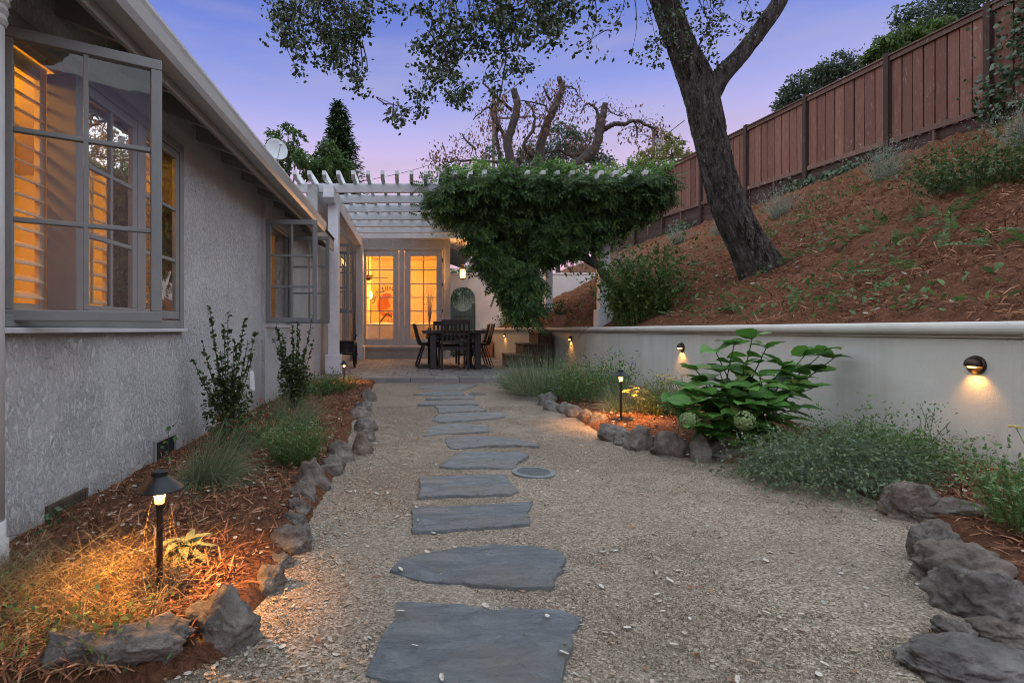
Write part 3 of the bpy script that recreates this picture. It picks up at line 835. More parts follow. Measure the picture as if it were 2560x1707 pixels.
def sash(name, parent, a, b, z0, z1, cols, rows, mat='window_paint', fw=.052, th=.04, mw=.024, out=(1, 0, 0), pane=True):
    """a glazed sash in the vertical plane through a-b (xy points): frame bars, muntins, one pane per light"""
    a = np.array([a[0], a[1], 0.]); b = np.array([b[0], b[1], 0.]); d = b - a; Lg = np.linalg.norm(d); d /= Lg
    q = lambda s_, z: a + d * s_ + np.array([0, 0, z]); up = np.array([-d[1], d[0], 0])
    fr = MB()
    fr.bar(q(0, z0+fw/2), q(Lg, z0+fw/2), th, fw).bar(q(0, z1-fw/2), q(Lg, z1-fw/2), th, fw)
    fr.bar(q(fw/2, z0+fw), q(fw/2, z1-fw), fw, th-.002, up).bar(q(Lg-fw/2, z0+fw), q(Lg-fw/2, z1-fw), fw, th-.002, up)
    root = fr.build(name, M[mat], parent, .004)
    iw = (Lg - 2*fw) / cols; ih = (z1 - z0 - 2*fw) / rows
    for i in range(1, cols): MB().bar(q(fw+iw*i, z0+fw), q(fw+iw*i, z1-fw), mw, th*.7, up).build('muntin', M[mat], root, .003)
    for j in range(1, rows): MB().bar(q(fw, z0+fw+ih*j), q(Lg-fw, z0+fw+ih*j), th*.72, mw).build('muntin', M[mat], root, .003)
    if pane:
        for i in range(cols):
            for j in range(rows):
                s0, s1 = fw+iw*i+(mw/2 if i else 0), fw+iw*(i+1)-(mw/2 if i < cols-1 else 0); za, zb = z0+fw+ih*j+(mw/2 if j else 0), z0+fw+ih*(j+1)-(mw/2 if j < rows-1 else 0)
                t_ = rng.normal(size=2) * .0006
                m = MB(); m.add([q(s0, za) + up*t_[0], q(s1, za) - up*t_[0], q(s1, zb) + up*t_[1], q(s0, zb)], [(0, 1, 2, 3)]); m.build('pane', M['glass'], root)
    return root
def outer_frame(y0, y1, z0, z1, mull=(), sill=True):
    x0, x1 = HX-.02, HX+.024
    m = MB().box(x0, x1, y0-.03, y0+.035, z0-.02, z1+.03).box(x0, x1, y1-.035, y1+.03, z0-.02, z1+.03).box(x0, x1-.001, y0+.035, y1-.035, z1-.035, z1+.029).box(x0, x1-.001, y0+.035, y1-.035, z0-.019, z0+.03)
    for yy in mull: m.box(x0-.10, x1-.002, yy-.03, yy+.03, z0+.03, z1-.035)
    m.build('window_frame', M['window_paint'], house, .004)
    if sill: MB().box(HX+.0, HX+.045, y0-.045, y1+.045, z0-.045, z0-.021).build('window_sill', M['white_paint'], house, .004)
outer_frame(W1[0], W1[1], W1[2], W1[3], (2.66, 3.25))
sash('casement', house, (-1.648, 2.205), (-1.142, 2.518), .885, 2.066, 2, 3, fw=.046, mw=.02)
sash('casement', house, (HX+.004, 2.690), (HX+.004, 3.220), .92, 2.06, 2, 3, th=.03, mw=.022)
sash('casement', house, (HX+.004, 3.280), (HX+.004, 3.800), .92, 2.06, 2, 3, th=.03, mw=.022)
outer_frame(W2[0]-.02+.035, W2[1], W2[2], W2[3])
sash('casement', house, (HX+.04, 5.99), (-1.035, 6.02), .93, 2.04, 2, 3, fw=.05)
sash('casement', house, (HX+.04, 7.10), (-1.055, 7.06), .93, 2.04, 2, 3, fw=.05)
outer_frame(W3[0], W3[1], W3[2], W3[3])
sash('casement', house, (HX+.04, 10.22), (-1.165, 10.22), 1.19, 2.44, 2, 3, fw=.05)
sash('casement', house, (HX+.04, 11.25), (-1.18, 11.28), 1.19, 2.44, 2, 3, fw=.05)
MB().box(HX-.12, HX-.1, 10.2, 11.3, 1.17, 2.46).build('window_blind', M['grey_paint'], house)
sd_ = sash('side_door', house, (HX+.01, 12.36), (HX+.01, 14.14), .3, 2.46, 4, 1, 'white_paint', .12, .05)
MB().box(HX-.14, HX-.12, 12.3, 14.2, .3, 2.5).build('door_curtain', M['cream'], house)
# plantation shutters inside the near window
for (y0, y1) in ((2.09, 2.665), (2.70, 3.235), (3.27, 3.82)):
    xs_ = -1.775
    fr = MB().box(xs_-.014, xs_+.014, y0, y0+.05, .9, 2.1).box(xs_-.014, xs_+.014, y1-.05, y1, .9, 2.1).box(xs_-.013, xs_+.013, y0+.05, y1-.05, .9, .97).box(xs_-.013, xs_+.013, y0+.05, y1-.05, 2.03, 2.1)
    sh = fr.build('shutter', M['shutter_paint'], house, .003)
    n = 14; lv = []
    th = R(24)
    for a in np.linspace(0, 2*math.pi, 12, endpoint=False):
        px, pz = .045*math.cos(a), .0065*math.sin(a); lv.append((px*math.cos(th)+pz*math.sin(th), -px*math.sin(th)+pz*math.cos(th)))
    pm = MB().prism(lv, y0+.053, y1-.053, 'y'); lm = npmesh('louver', np.concatenate(pm.V), pm.F); fix_normals(lm); lm.materials.append(M['shutter_paint'])
    for k in range(n):
        o = link('louver', lm, None, sh); o.location = Vector((xs_, 0, 1.01 + k * .0755)) - Vector(tuple(wloc(sh)))
    MB().box(xs_+.05, xs_+.06, (y0+y1)/2-.006, (y0+y1)/2+.006, .99, 2.02).build('tilt_rod', M['shutter_paint'], sh)
# far window shutters, closed in shade
MB().box(-1.90, -1.87, 6.02, 6.5, .95, 2.05).build('shutter', M['shutter_paint'], house)
MB().box(-1.90, -1.87, 6.62, 7.08, .95, 2.05).build('shutter', M['shutter_paint'], house)
# french doors
fm = MB().box(-1.42, -1.385, DY-.045, DY+.10, .42, 3.0).box(.803, .85, DY-.045, DY+.10, .42, 3.0).box(-1.385, .803, DY-.044, DY+.10, 2.975, 3.03).box(-.352, -.203, DY-.04, DY+.1, .42, 2.975)
fm.build('door_frame', M['white_paint'], house, .005)
MB().box(-1.47, .88, DY-.09, DY+.1, .36, .418).build('door_sill', M['white_paint'], house, .006)
MB().box(-1.44, .86, DY-.03, DY+.1, .30, .358).build('door_sill', M['white_paint'], house, .004)
MB().box(-1.61, 1.02, DY-.02, DY-.001, .083, .28).build('skirting', M['stucco'], house)
def french(x0, x1, hinge_x):
    g0, g1 = (x0+.15, x1-.15); z0, z1 = .43, 2.97
    d = MB().box(x0, g0, DY-.02, DY+.03, z0, z1).box(g1, x1, DY-.02, DY+.03, z0, z1).box(g0, g1, DY-.019, DY+.03, z0, .608).box(g0, g1, DY-.019, DY+.03, 2.815, z1).build('french_door', M['white_paint'], house, .005)
    xm = (g0+g1)/2
    MB().box(xm-.014, xm+.014, DY-.016, DY+.02, .608, 2.815).build('muntin', M['white_paint'], d)
    for j in range(1, 6):
        z = .608 + j*(2.207/6); MB().box(g0, g1, DY-.013, DY+.017, z-.013, z+.013).build('muntin', M['white_paint'], d)
    for i in range(2):
        for j in range(6):
            a, b_ = (g0, xm-.014) if i == 0 else (xm+.014, g1); c, e = .608 + j*.3678 + .013, .608 + (j+1)*.3678 - .013
            MB().add([(a, DY+.004, c), (b_, DY+.004, c), (b_, DY+.004, e), (a, DY+.004, e)], [(0, 1, 2, 3)]).build('pane', M['glass'], d)
    for z in (.75, 1.35, 2.05, 2.7): MB().box(hinge_x-.012, hinge_x+.012, DY-.055, DY-.021, z-.05, z+.05).build('hinge', M['black_metal'], d)
french(-1.378, -.361, -1.383); french(-.195, .796, .800)
# rain pipes
dp = MB().tube([(-1.475, 1.93, -.02), (-1.475, 1.93, .9), (-1.475, 1.93, 1.92)], .043, 16).build('downpipe', M['pipe_white'], house, smooth=True)
MB().lathe([(.055, 0), (.055, .13), (.047, .135), (.047, .2)], (-1.475, 1.93, -.02), 20).build('pipe_socket', M['pipe_white'], dp, smooth=True)
el = catmull([(-1.475, 1.93, 1.92), (-1.46, 1.93, 2.02), (-1.42, 1.95, 2.10), (-1.32, 1.98, 2.15), (-1.26, 1.99, 2.24)], 6)
MB().tube(el, [.046 + .006*(i % 2) for i in range(len(el))], 14).build('pipe_elbow', M['pipe_white'], dp)
dp2 = MB().tube([(-1.49, 14.7, .09), (-1.49, 14.7, 2.35), (-1.44, 14.45, 2.62), (-1.3, 14.3, 2.7)], .045, 12).build('downpipe', M['white_paint'], house, smooth=True)

# satellite dish on the roof
dl = np.array([-2.33, 9.45, 3.9]); dish = thing('satellite_dish', 'grey satellite dish on a mast above the gutter', 'satellite dish', (dl[0], dl[1], roof_z(dl[0]) + .04))
prof = [(.001, .0), (.06, .006), (.12, .022), (.165, .042), (.19, .058)]
d = MB().lathe(prof + [(.19, .052), (.12, .014), (.001, -.008)], (0, 0, 0), 32, caps=False)
V = np.concatenate(d.V); rot = np.array(Vector((.50, -.80, .32)).to_track_quat('Z', 'Y').to_matrix()); V = V @ rot.T * np.array([1, 1, 1.08]) + dl
link('reflector', npmesh('reflector', V - wloc(dish), d.F, True), M['dish_grey'], dish)
MB().tube([(dl[0], dl[1], roof_z(dl[0])+.03), (dl[0]-.02, dl[1]+.03, dl[2]-.1), tuple(dl + (-.02, .03, 0))], .02, 8).build('mast', M['galv'], dish)
f_ = dl + rot @ np.array([0, -.02, .26]); MB().tube([dl + rot @ np.array([0, -.17, .03]), f_], .009, 6).build('feed_arm', M['dish_grey'], dish)
MB().bar(f_, f_ - rot @ np.array([0, 0, .05]), .04, .04).build('feed_horn', M['dish_grey'], dish)

# ------------------------------------------------------------------ things inside the lit room
pst = thing('poster', 'framed poster with a red disc and arched lettering on the lit back wall', 'poster', (-1.02, 19.59, .95))
MB().box(-1.55, -.18, 19.56, 19.598, .92, 2.42).build('sheet', M['poster_paper'], pst)
pr = MB(); pr.prism([(-.88+.36*math.cos(a), 1.72+.42*math.sin(a)) for a in np.linspace(0, 2*math.pi, 28, endpoint=False)], 19.553, 19.558, 'y'); pr.build('red_disc', M['poster_red'], pst)
sh_ = MB()
for (cx_, cz_, rx_, rz_) in ((-.70, 1.85, .14, .22), (-.66, 1.55, .20, .13), (-.93, 1.50, .12, .07)):
    sh_.prism([(cx_+rx_*math.cos(a)*(1+.18*math.sin(3*a)), cz_+rz_*math.sin(a)*(1+.15*math.cos(4*a))) for a in np.linspace(0, 2*math.pi, 18, endpoint=False)], 19.546+cx_*.002, 19.551, 'y')
sh_.build('ochre_shape', M['poster_ochre'], pst)
MB().bar((-1.2, 19.545, 1.05), (-.9, 19.545, 1.42), .05, .004, (0, 1, 0)).bar((-.9, 19.545, 1.42), (-.72, 19.545, 1.3), .05, .004, (0, 1, 0)).build('dark_stroke', M['poster_ink'], pst)
def text(body, size, mat, parent, loc, rot=(R(90), 0, 0)):
    c = bpy.data.curves.new('lettering', 'FONT'); c.body = body; c.size = size; c.align_x = 'CENTER'; c.extrude = .002
    o = bpy.data.objects.new('tmp', c); COL.objects.link(o)
    dg = bpy.context.evaluated_depsgraph_get(); me = bpy.data.meshes.new_from_object(o.evaluated_get(dg)); bpy.data.objects.remove(o)
    me.materials.clear(); q = link('lettering', me, M[mat], parent); q.location = Vector(loc) - parent.location; q.rotation_euler = rot; return q
word = "QUINQUINA DUB"
for i, ch in enumerate(word):
    a = R(162 - i * 11.5)
    if ch != ' ': text(ch, .21, 'poster_ink', pst, (-.84+.52*math.cos(a), 19.55, 1.66+.58*math.sin(a)), (R(90), -(a - R(90)), 0))
text("APÉRITIF", .2, 'poster_red', pst, (-.52, 19.55, 1.10)); text("dans tous les cafés", .105, 'poster_red', pst, (-.72, 19.55, .97))
sofa = thing('sofa', 'cream cushioned sofa just inside the french doors', 'sofa', (-.3, 16.4, .41))
MB().box(-1.3, .75, 16.0, 16.85, .48, .72).build('seat_base', M['sofa_cloth'], sofa, .04); MB().box(-1.3, .75, 15.8, 16.02, .45, 1.02).build('backrest', M['sofa_cloth'], sofa, .06)
for k in range(3):
    V = rdir(1); c = MB(); c.box(-1.22+k*.68, -.58+k*.68, 15.98, 16.2, .7, 1.06); c.build('back_cushion', M['sofa_cloth'], sofa, .08)
vase = thing('vase', 'dark vase holding tall bare branches behind the right french door', 'vase', (.48, 15.35, .41))
MB().lathe([(.09, 0), (.13, .15), (.10, .35), (.05, .45), (.06, .5)], (.48, 15.35, .41), 16).build('body', M['dark_wood'], vase, smooth=True)
br = MB()
for k in range(26):
    a = rng.uniform(0, 2*math.pi); r_ = rng.uniform(.04, .24); h_ = rng.uniform(.75, 1.25)
    br.tube([(.48, 15.35, .85), (.48+r_*.35*math.cos(a), 15.35+r_*.3*math.sin(a), .88+h_*.45), (.48+r_*math.cos(a)+rng.normal()*.02, 15.35+r_*.5*math.sin(a), .88+h_)], [.006, .004, .002], 5, smooth_n=4)
br.build('branches', M['twig_bark'], vase)
fan = thing('ceiling_fan', 'dark bladed ceiling fan in the lit room', 'ceiling fan', (-1.35, 17.0, 3.28))
MB().tube([(-1.35, 17, 3.28), (-1.35, 17, 2.52)], .02, 8).lathe([(.03, 2.36), (.1, 2.40), (.1, 2.5), (.03, 2.54)], (-1.35, 17, 0), 16).build('motor', M['dark_wood'], fan)
for k in range(4):
    a = k*math.pi/2+.25; c_, s_ = math.cos(a), math.sin(a)
    MB().bar((-1.35+.1*c_, 17+.1*s_, 2.44), (-1.35+.62*c_, 17+.62*s_, 2.46), .13, .012).build('blade', M['dark_wood'], fan)
for (x, y, z, lb) in ((-1.22, 16.2, 3.275, 'small recessed ceiling light glowing above the ceiling fan'), (.3, 17.2, 3.275, 'small recessed ceiling light behind the right french door')):
    q = thing('recessed_light', lb, 'ceiling light', (x, y, z)); MB().lathe([(.05, -.006), (.05, 0)], (x, y, z), 16).build('lens', M['room_bulb'], q); MB().lathe([(.05, -.008), (.07, -.008), (.07, 0), (.05, 0), (.05, -.008)], (x, y, z), 16, caps=False).build('trim_ring', M['white_paint'], q)
tl = thing('table_lamp', 'small glowing lamp seen beside the poster', 'lamp', (-1.36, 18.1, .41))
MB().tube([(-1.36, 18.1, .42), (-1.36, 18.1, 1.85)], .014, 8).lathe([(.14, 0), (.14, .03), (.02, .04)], (-1.36, 18.1, .41), 16).build('stand', M['dark_wood'], tl)
MB().lathe([(.045, 0), (.06, .1), (.04, .24)], (-1.36, 18.1, 1.86), 14).build('shade', M['room_bulb'], tl)

# ------------------------------------------------------------------ retaining wall with bullnose cap
rw = thing('retaining_wall', 'long cream plaster retaining wall with rounded cap holding the slope', 'wall', (3.1, 6.0, 0))
def sweep(prof, ys, name, mat):
    V = []; n = len(prof)
    for y in ys:
        dx = (Xw(y+.15) - Xw(y-.15)) / .3; nrm = np.array([1, -dx, 0]) / math.hypot(1, dx)   # away from the path
        for o_, z in prof: V.append(np.array([Xw(y), y, z]) + nrm * o_)
    Fc = [(i*n+k, i*n+(k+1) % n, (i+1)*n+(k+1) % n, (i+1)*n+k) for i in range(len(ys)-1) for k in range(n)]
    Fc += [tuple(range(n)), tuple((len(ys)-1)*n + k for k in range(n))]
    m = MB(); m.add(V, Fc); return m.build(name, mat, rw)
ysw = np.concatenate([np.arange(-3.8, 10, .3), np.arange(10, 16.6, .15)])
sweep([(0, -.15), (0, .80), (.2, .80), (.2, -.15)], ysw, 'wall_body', M['plaster'])
capp = [(.0, .802), (-.018, .804), (-.018, .818), (-.03, .820)] + [(-.03 - .034*math.cos(a), .857 + .037*math.sin(a)) for a in np.linspace(-math.pi/2, math.pi/2, 9)] + [(.02, .896), (.19, .894), (.20, .802)]
cap = sweep(capp, ysw, 'cap', M['plaster_cap'])
for p_ in cap.data.polygons: p_.use_smooth = False
# wall lights
for k, (u, v) in enumerate(((2443, 912), (1706, 868), (1428, 847), (1263.6, 838))):
    ratio = (u - CX) / F; D = min(np.linspace(2, 16, 3000), key=lambda d: abs(Xw(d) - ratio * d)); z = EYE - (v - CY) / F * D
    o = thing('wall_light', ['round bronze wall light nearest the camera on the retaining wall', 'round bronze wall light behind the hydrangea and yarrow', 'small wall light just right of the wooden stairs', 'small wall light left of the wooden stairs by the white wall'][k],
              'wall light', (Xw(D), D, z), 0, 'lights along the retaining wall')
    b_ = MB().add(*(lambda q: (np.concatenate(q.V) @ np.array([[0, 0, -1], [0, 1, 0], [1, 0, 0]]).T, q.F))(MB().lathe([(.062, 0), (.064, .012), (.058, .022)], (0, 0, 0), 28)))
    b_.build('back_plate', M['bronze'], o, local=True, smooth=False)
    # hood: quarter-sphere eyelid
    V = []; Fc = []; nu, nv = 18, 9
    for i in range(nu+1):
        for j in range(nv+1):
            a = math.pi * i / nu; e = (math.pi/2+.25) * j / nv - .25
            r_ = .053; V.append((-.022 - r_ * math.sin(a) * math.cos(e) * .95, -r_ * math.cos(a) * (math.cos(e) if True else 1), r_ * math.sin(e) + .004))
    for i in range(nu):
        for j in range(nv): Fc.append((i*(nv+1)+j, (i+1)*(nv+1)+j, (i+1)*(nv+1)+j+1, i*(nv+1)+j+1))
    hd = MB().add(V, Fc).build('hood', M['bronze'], o, local=True, smooth=True); sm = hd.modifiers.new('solid', 'SOLIDIFY'); sm.thickness = .003
    MB().lathe([(.020, 0), (.024, .008), (.015, .014)], (-.038, 0, -.018), 14).build('lamp_lens', M['warm_bulb'], o, local=True)
    o.scale = (.84, .84, .84)
    point('glow', o, (-.045, 0, -.035), (1.3, 1.6, 2.4, 1.6)[k], WARM, .012, 110, (.25, 0, -1), .9)

# ------------------------------------------------------------------ pergola
per = thing('pergola', 'white painted timber pergola over the patio', 'pergola', (1.0, 11.5, .08))
def post(x, y, zb, name='post'):
    p_ = MB().box(x-.09, x+.09, y-.09, y+.09, zb, 3.0).build(name, M['pergola_paint'], per, .008)
    MB().box(x-.13, x+.13, y-.13, y+.13, zb, zb+.32).prism([(x-.13, y-.13), (x+.13, y-.13), (x+.13, y+.13), (x-.13, y+.13)], zb+.321, zb+.335).build('post_base', M['pergola_paint'], p_, .01)
post(-1.36, 9.58, .085); post(3.30, 9.55, .86); post(3.42, 13.9, .9); post(-1.36, 14.3, .085)
for x in (-1.40, 3.33):
    MB().prism([(9.22, 3.06), (9.22, 3.27), (14.72, 3.27), (14.72, 3.0), (9.32, 3.0)], x-.09, x+.09, 'x').build('beam', M['pergola_paint'], per, .008)
for k in range(7):
    y = 9.5 + k * .792; MB().prism([(-1.98, 3.225), (-1.98, 3.35), (4.05, 3.35), (4.05, 3.225), (3.97, 3.2), (-1.9, 3.2)], y-.035, y+.035, 'y').build('joist', M['pergola_paint'], per, .005)
rf = MB().prism([(9.08, 3.40), (9.08, 3.468), (14.78, 3.468), (14.78, 3.352), (9.16, 3.352)], -.032, .032, 'x')
rme = npmesh('rafter', np.concatenate(rf.V), rf.F); fix_normals(rme); rme.materials.append(M['pergola_paint'])
for k in range(25):
    o = link('rafter', rme, None, per); o.location = Vector((-1.935 + k * .2405 + rng.normal()*.004, rng.normal()*.006, rng.normal()*.002)) - per.location
    m_ = o.modifiers.new('bevel', 'BEVEL'); m_.width = .005; m_.segments = 2

# ------------------------------------------------------------------ garden wall, gate, lantern
gw = thing('garden_wall', 'white plaster garden wall with arched gateway', 'wall', (2.5, 16.6, 0))
m = MB(); x0, x1, zs_, zt = 1.145, 1.90, 1.755, 2.50; yA, yB = 16.6, 16.82
arc = [((x0+x1)/2 - (x1-x0)/2*math.cos(a), zs_ + (x1-x0)/2*math.sin(a)) for a in np.linspace(0, math.pi, 25)]
for y in (yA, yB):
    m.add([(1.02, y, -.1), (x0, y, -.1), (x0, y, zs_), (1.02, y, zs_)], [(0, 1, 2, 3)]); m.add([(x1, y, -.1), (5.6, y, -.1), (5.6, y, zs_), (x1, y, zs_)], [(0, 1, 2, 3)])
    for i in range(24): m.add([(arc[i][0], y, arc[i][1]), (arc[i+1][0], y, arc[i+1][1]), (arc[i+1][0], y, zt), (arc[i][0], y, zt)], [(0, 1, 2, 3)])
    m.add([(1.02, y, zs_), (x0, y, zs_), (x0, y, zt), (1.02, y, zt)], [(0, 1, 2, 3)]); m.add([(x1, y, zs_), (5.6, y, zs_), (5.6, y, zt), (x1, y, zt)], [(0, 1, 2, 3)])
path_ = [(x0, -.1)] + arc + [(x1, -.1)]
for i in range(len(path_)-1):
    (a, c), (b_, d) = path_[i], path_[i+1]; m.add([(a, yA, c), (b_, yA, d), (b_, yB, d), (a, yB, c)], [(0, 1, 2, 3)])
m.add([(1.02, yA, zt), (5.6, yA, zt), (5.6, yB, zt), (1.02, yB, zt)], [(0, 1, 2, 3)])
m.build('wall_body', M['white_plaster'], gw)
MB().box(1.02, 5.6, yA-.02, yB+.02, zt+.002, zt+.05).build('wall_cap', M['white_plaster'], gw, .01)
gate = thing('garden_gate', 'slate green wooden gate with a scooped top in the archway', 'gate', (1.52, 16.7, .085))
xc = (x0+x1)/2
def scoop(x): return 1.40 + .26 * (abs(x - xc) / .375) ** 2.2
bw = (x1 - x0 - .02 - .16) / 4
for k in range(4):
    a = x0 + .09 + k*bw; MB().prism([(a+.003, .14), (a+bw-.003, .14), (a+bw-.003, 1.33), (a+.003, 1.33)], 16.705, 16.725, 'y').build('plank', M['gate_paint'], gate)
MB().box(x0+.01, x0+.09, 16.68, 16.73, .10, scoop(x0+.02)).build('stile', M['gate_paint'], gate, .004); MB().box(x1-.09, x1-.01, 16.68, 16.73, .10, scoop(x1-.02)).build('stile', M['gate_paint'], gate, .004)
xs_ = np.linspace(x0+.09, x1-.09, 15); MB().prism([(x, 1.26) for x in xs_] + [(x, scoop(x)) for x in xs_[::-1]], 16.681, 16.73, 'y').build('top_rail', M['gate_paint'], gate)
MB().box(x0+.09, x1-.09, 16.681, 16.73, .10, .24).build('bottom_rail', M['gate_paint'], gate, .004)
lx, ly, lz = 1.365, 14.95, 2.36
lan = thing('hanging_lantern', 'glowing hexagonal lantern hanging on a chain by the archway', 'lantern', (lx, ly, lz))
MB().lathe([(.085, .12), (.075, .145), (.03, .165), (.028, .24), (.035, .245), (.012, .26)], (lx, ly, lz), 6).build('cap', M['bronze'], lan)
MB().lathe([(.088, -.14), (.088, -.12), (.06, -.15), (.02, -.17)][::-1], (lx, ly, lz), 6).build('base', M['bronze'], lan)
for k in range(6):
    a = k*math.pi/3; MB().tube([(lx+.083*math.cos(a), ly+.083*math.sin(a), lz-.13), (lx+.083*math.cos(a), ly+.083*math.sin(a), lz+.13)], .007, 6).build('bar', M['bronze'], lan)
    a2 = a+math.pi/3; MB().add([(lx+.078*math.cos(q), ly+.078*math.sin(q), lz+z) for q, z in ((a, -.12), (a2, -.12), (a2, .12), (a, .12))], [(0, 1, 2, 3)]).build('pane', M['glass'], lan)
MB().lathe([(.05, -.11), (.055, 0), (.05, .11)], (lx, ly, lz), 16).build('glowing_tube', M['lantern_glow'], lan, smooth=True)
ch = MB()
for k in range(9):
    z = lz + .26 + k*.04; t_ = np.linspace(0, 2*math.pi, 9)
    pts = [(lx + .011*math.cos(a)*(k % 2), ly + .011*math.cos(a)*(1 - k % 2), z + .02 + .024*math.sin(a)) for a in t_]
    ch.tube(pts, .004, 5, caps=False)
ch.tube([(lx, ly, lz+.60), (lx, ly, rz0(lx)-.01)], .005, 6)
ch.build('chain', M['bronze'], lan)
point('glow', lan, (0, -.14, 0), 26, (1, .45, .14), .05)

# ------------------------------------------------------------------ stairs, planters, odds and ends
st = thing('wooden_stairs', 'dark three-step wooden stairs against the retaining wall', 'stairs', (2.4, 11.5, .085))
xs3 = [1.95, 2.24, 2.53, 2.81]; zs3 = [.346, .572, .80]
for k in range(3):
    z0_ = .085 if k == 0 else zs3[k-1] + .002
    MB().box(xs3[k]-.02, 2.80, 11.08, 12.0, zs3[k]-.035, zs3[k]).build('tread', M['stair_wood'], st, .006)
    MB().box(xs3[k], xs3[k]+.03, 11.12, 11.98, z0_, zs3[k]-.036).build('riser', M['stair_wood'], st, .004)
    MB().box(xs3[k]+.031, 2.795, 11.10, 11.13, z0_, zs3[k]-.036).build('side_board', M['stair_wood'], st, .004)
MB().box(2.74, 2.805, 11.085, 11.14, .085, .764).build('corner_post', M['stair_wood'], st, .004)
def planter(name, label, x, y, z, w, h, top):
    o = thing(name, label, 'planter', (x, y, z)); a = w/2; b_ = top/2
    V = [(-a, -a, 0), (a, -a, 0), (a, a, 0), (-a, a, 0), (-b_, -b_, h), (b_, -b_, h), (b_, b_, h), (-b_, b_, h), (-b_+.03, -b_+.03, h), (b_-.03, -b_+.03, h), (b_-.03, b_-.03, h), (-b_+.03, b_-.03, h), (-b_+.03, -b_+.03, h-.05), (b_-.03, -b_+.03, h-.05), (b_-.03, b_-.03, h-.05), (-b_+.03, b_-.03, h-.05)]
    Fq = [(3, 2, 1, 0), (12, 13, 14, 15)] + [(i+k*4, (i+1) % 4+k*4, (i+1) % 4+k*4+4, i+k*4+4) for k in range(3) for i in range(4)]
    MB().add(V, Fq).build('pot_body', M['terracotta'], o, .006, local=True); return o
planter('terracotta_planter', 'square terracotta planter at the foot of the white wall', 2.06, 15.35, .083, .30, .46, .31)
pp_ = thing('potted_plant', 'small leafy plant in a terracotta pot on the slope beside a pergola post', 'potted plant', (3.12, 11.7, float(slope_z(3.12, 11.7))-.02))
MB().lathe([(.085, 0), (.12, .17), (.13, .17), (.13, .2), (.11, .2), (.10, .16)], (0, 0, 0), 20).build('pot', M['terracotta'], pp_, local=True)
N = 160; d = rdir(N); d[:, 2] = np.abs(d[:, 2]) + .2; V, Fc = scatter(LEAF8[0], LEAF8[1], d * rng.uniform(.02, .22, (N, 1)) * (1, 1, 1.3) + (0, 0, .22), frames(d + rdir(N)*.4, rdir(N) + (0, 0, 1)), rng.uniform(.05, .09, N))
link('foliage', npmesh('foliage', V, Fc), M['shrub_leaf'], pp_)
MB().tube([(0, 0, .14), (.01, 0, .3)], .01, 6).build('stem', M['twig_bark'], pp_, local=True)
sh2 = thing('shoes', 'dark pair of shoes on the patio behind the table', 'shoes', (1.1, 15.5, .083))
for s_ in (-1, 1):
    V, Fc = tube_np([(s_*.07-.02, -.13, .035), (s_*.07-.01, -.05, .05), (s_*.07, .06, .045), (s_*.07, .14, .03)], [.03, .048, .045, .02], 10, True, 4); V[:, 2] = np.maximum(V[:, 2], .0)
    link('shoe', npmesh('shoe', V, Fc, True), M['black_metal'], sh2)
ct = thing('garden_cart', 'dark wheeled cart half hidden behind the left pergola post', 'cart', (-1.36, 11.2, .085))
for s_ in (-.16, .2):
    wv = MB(); pts = [(s_, .25*math.cos(a), .27+.25*math.sin(a)) for a in np.linspace(0, 2*math.pi, 29)]; wv.tube(pts, .022, 8, caps=False)
    for k in range(6): a = k*math.pi/3; wv.tube([(s_, 0, .27), (s_, .24*math.cos(a), .27+.24*math.sin(a))], .008, 5)
    wv.build('wheel', M['black_metal'], ct, local=True)
MB().tube([(-.2, 0, .27), (.26, 0, .27)], .014, 8).build('axle', M['black_metal'], ct, local=True)
MB().lathe([(.05, -.13), (.19, -.12), (.17, -.05), (.17, .05), (.19, .12), (.05, .13)], (0, 0, .42), 18).build('drum', M['wicker'], ct, local=True)
MB().tube([(-.14, .12, .3), (-.16, .02, .62), (-.18, -.1, .95)], [.02, .025, .04], 8).tube([(.16, .12, .3), (.2, .0, .6), (.24, -.05, .66)], .014, 8).build('handle', M['black_metal'], ct, local=True)

# path lights
def path_light(u, v, z, h, label, watts):
    p0 = G(u, v, z); o = thing('path_light', label, 'path light', p0, 0, 'path lights in the beds')
    MB().lathe([(.0095, -.06), (.0095, h-.115), (.0115, h-.112), (.0115, h-.10)], (0, 0, 0), 14).build('stem', M['bronze'], o, local=True)
    MB().lathe([(.010, h-.10), (.013, h-.098), (.020, h-.058)], (0, 0, 0), 18, caps=False).build('diffuser', M['warm_bulb'] if False else M['diffuser'], o, local=True, smooth=True)
    MB().lathe([(.001, h-.012), (.022, h-.012), (.070, h-.052), (.0705, h-.055), (.068, h-.055), (.024, h-.022), (.012, h-.04), (.001, h-.04)], (0, 0, 0), 36, caps=False).build('shade', M['black_metal'], o, local=True, smooth=False)
    MB().lathe([(.024, h-.014), (.024, h), (.021, h+.002), (.001, h+.002)], (0, 0, 0), 24).build('finial', M['black_metal'], o, local=True)
    MB().lathe([(.001, h-.052), (.010, h-.050), (.001, h-.044)], (0, 0, 0), 10).build('bulb', M['warm_bulb'], o, local=True)
    point('glow', o, (0, 0, h-.050), watts, WARM, .008, 128, (0, 0, -1), .75)
    return o
b = NB('diffuser'); b.done((.10, .06, .02), .6); b.b.inputs['Emission Color'].default_value = (1, .40, .07, 1); b.b.inputs['Emission Strength'].default_value = .9
tr = b.n('ShaderNodeBsdfTransparent'); ms = b.n('ShaderNodeMixShader'); ms.inputs[0].default_value = .6
b.l(b.b.outputs[0], ms.inputs[1]); b.l(tr.outputs[0], ms.inputs[2]); b.l(ms.outputs[0], b.o.inputs['Surface'])
path_light(399, 1490, .03, .385, 'black path light nearest the camera in the left mulch bed', 75.0)
path_light(1552, 1047, .075, .425, 'black path light beside the yellow yarrow in the right bed', 85.0)
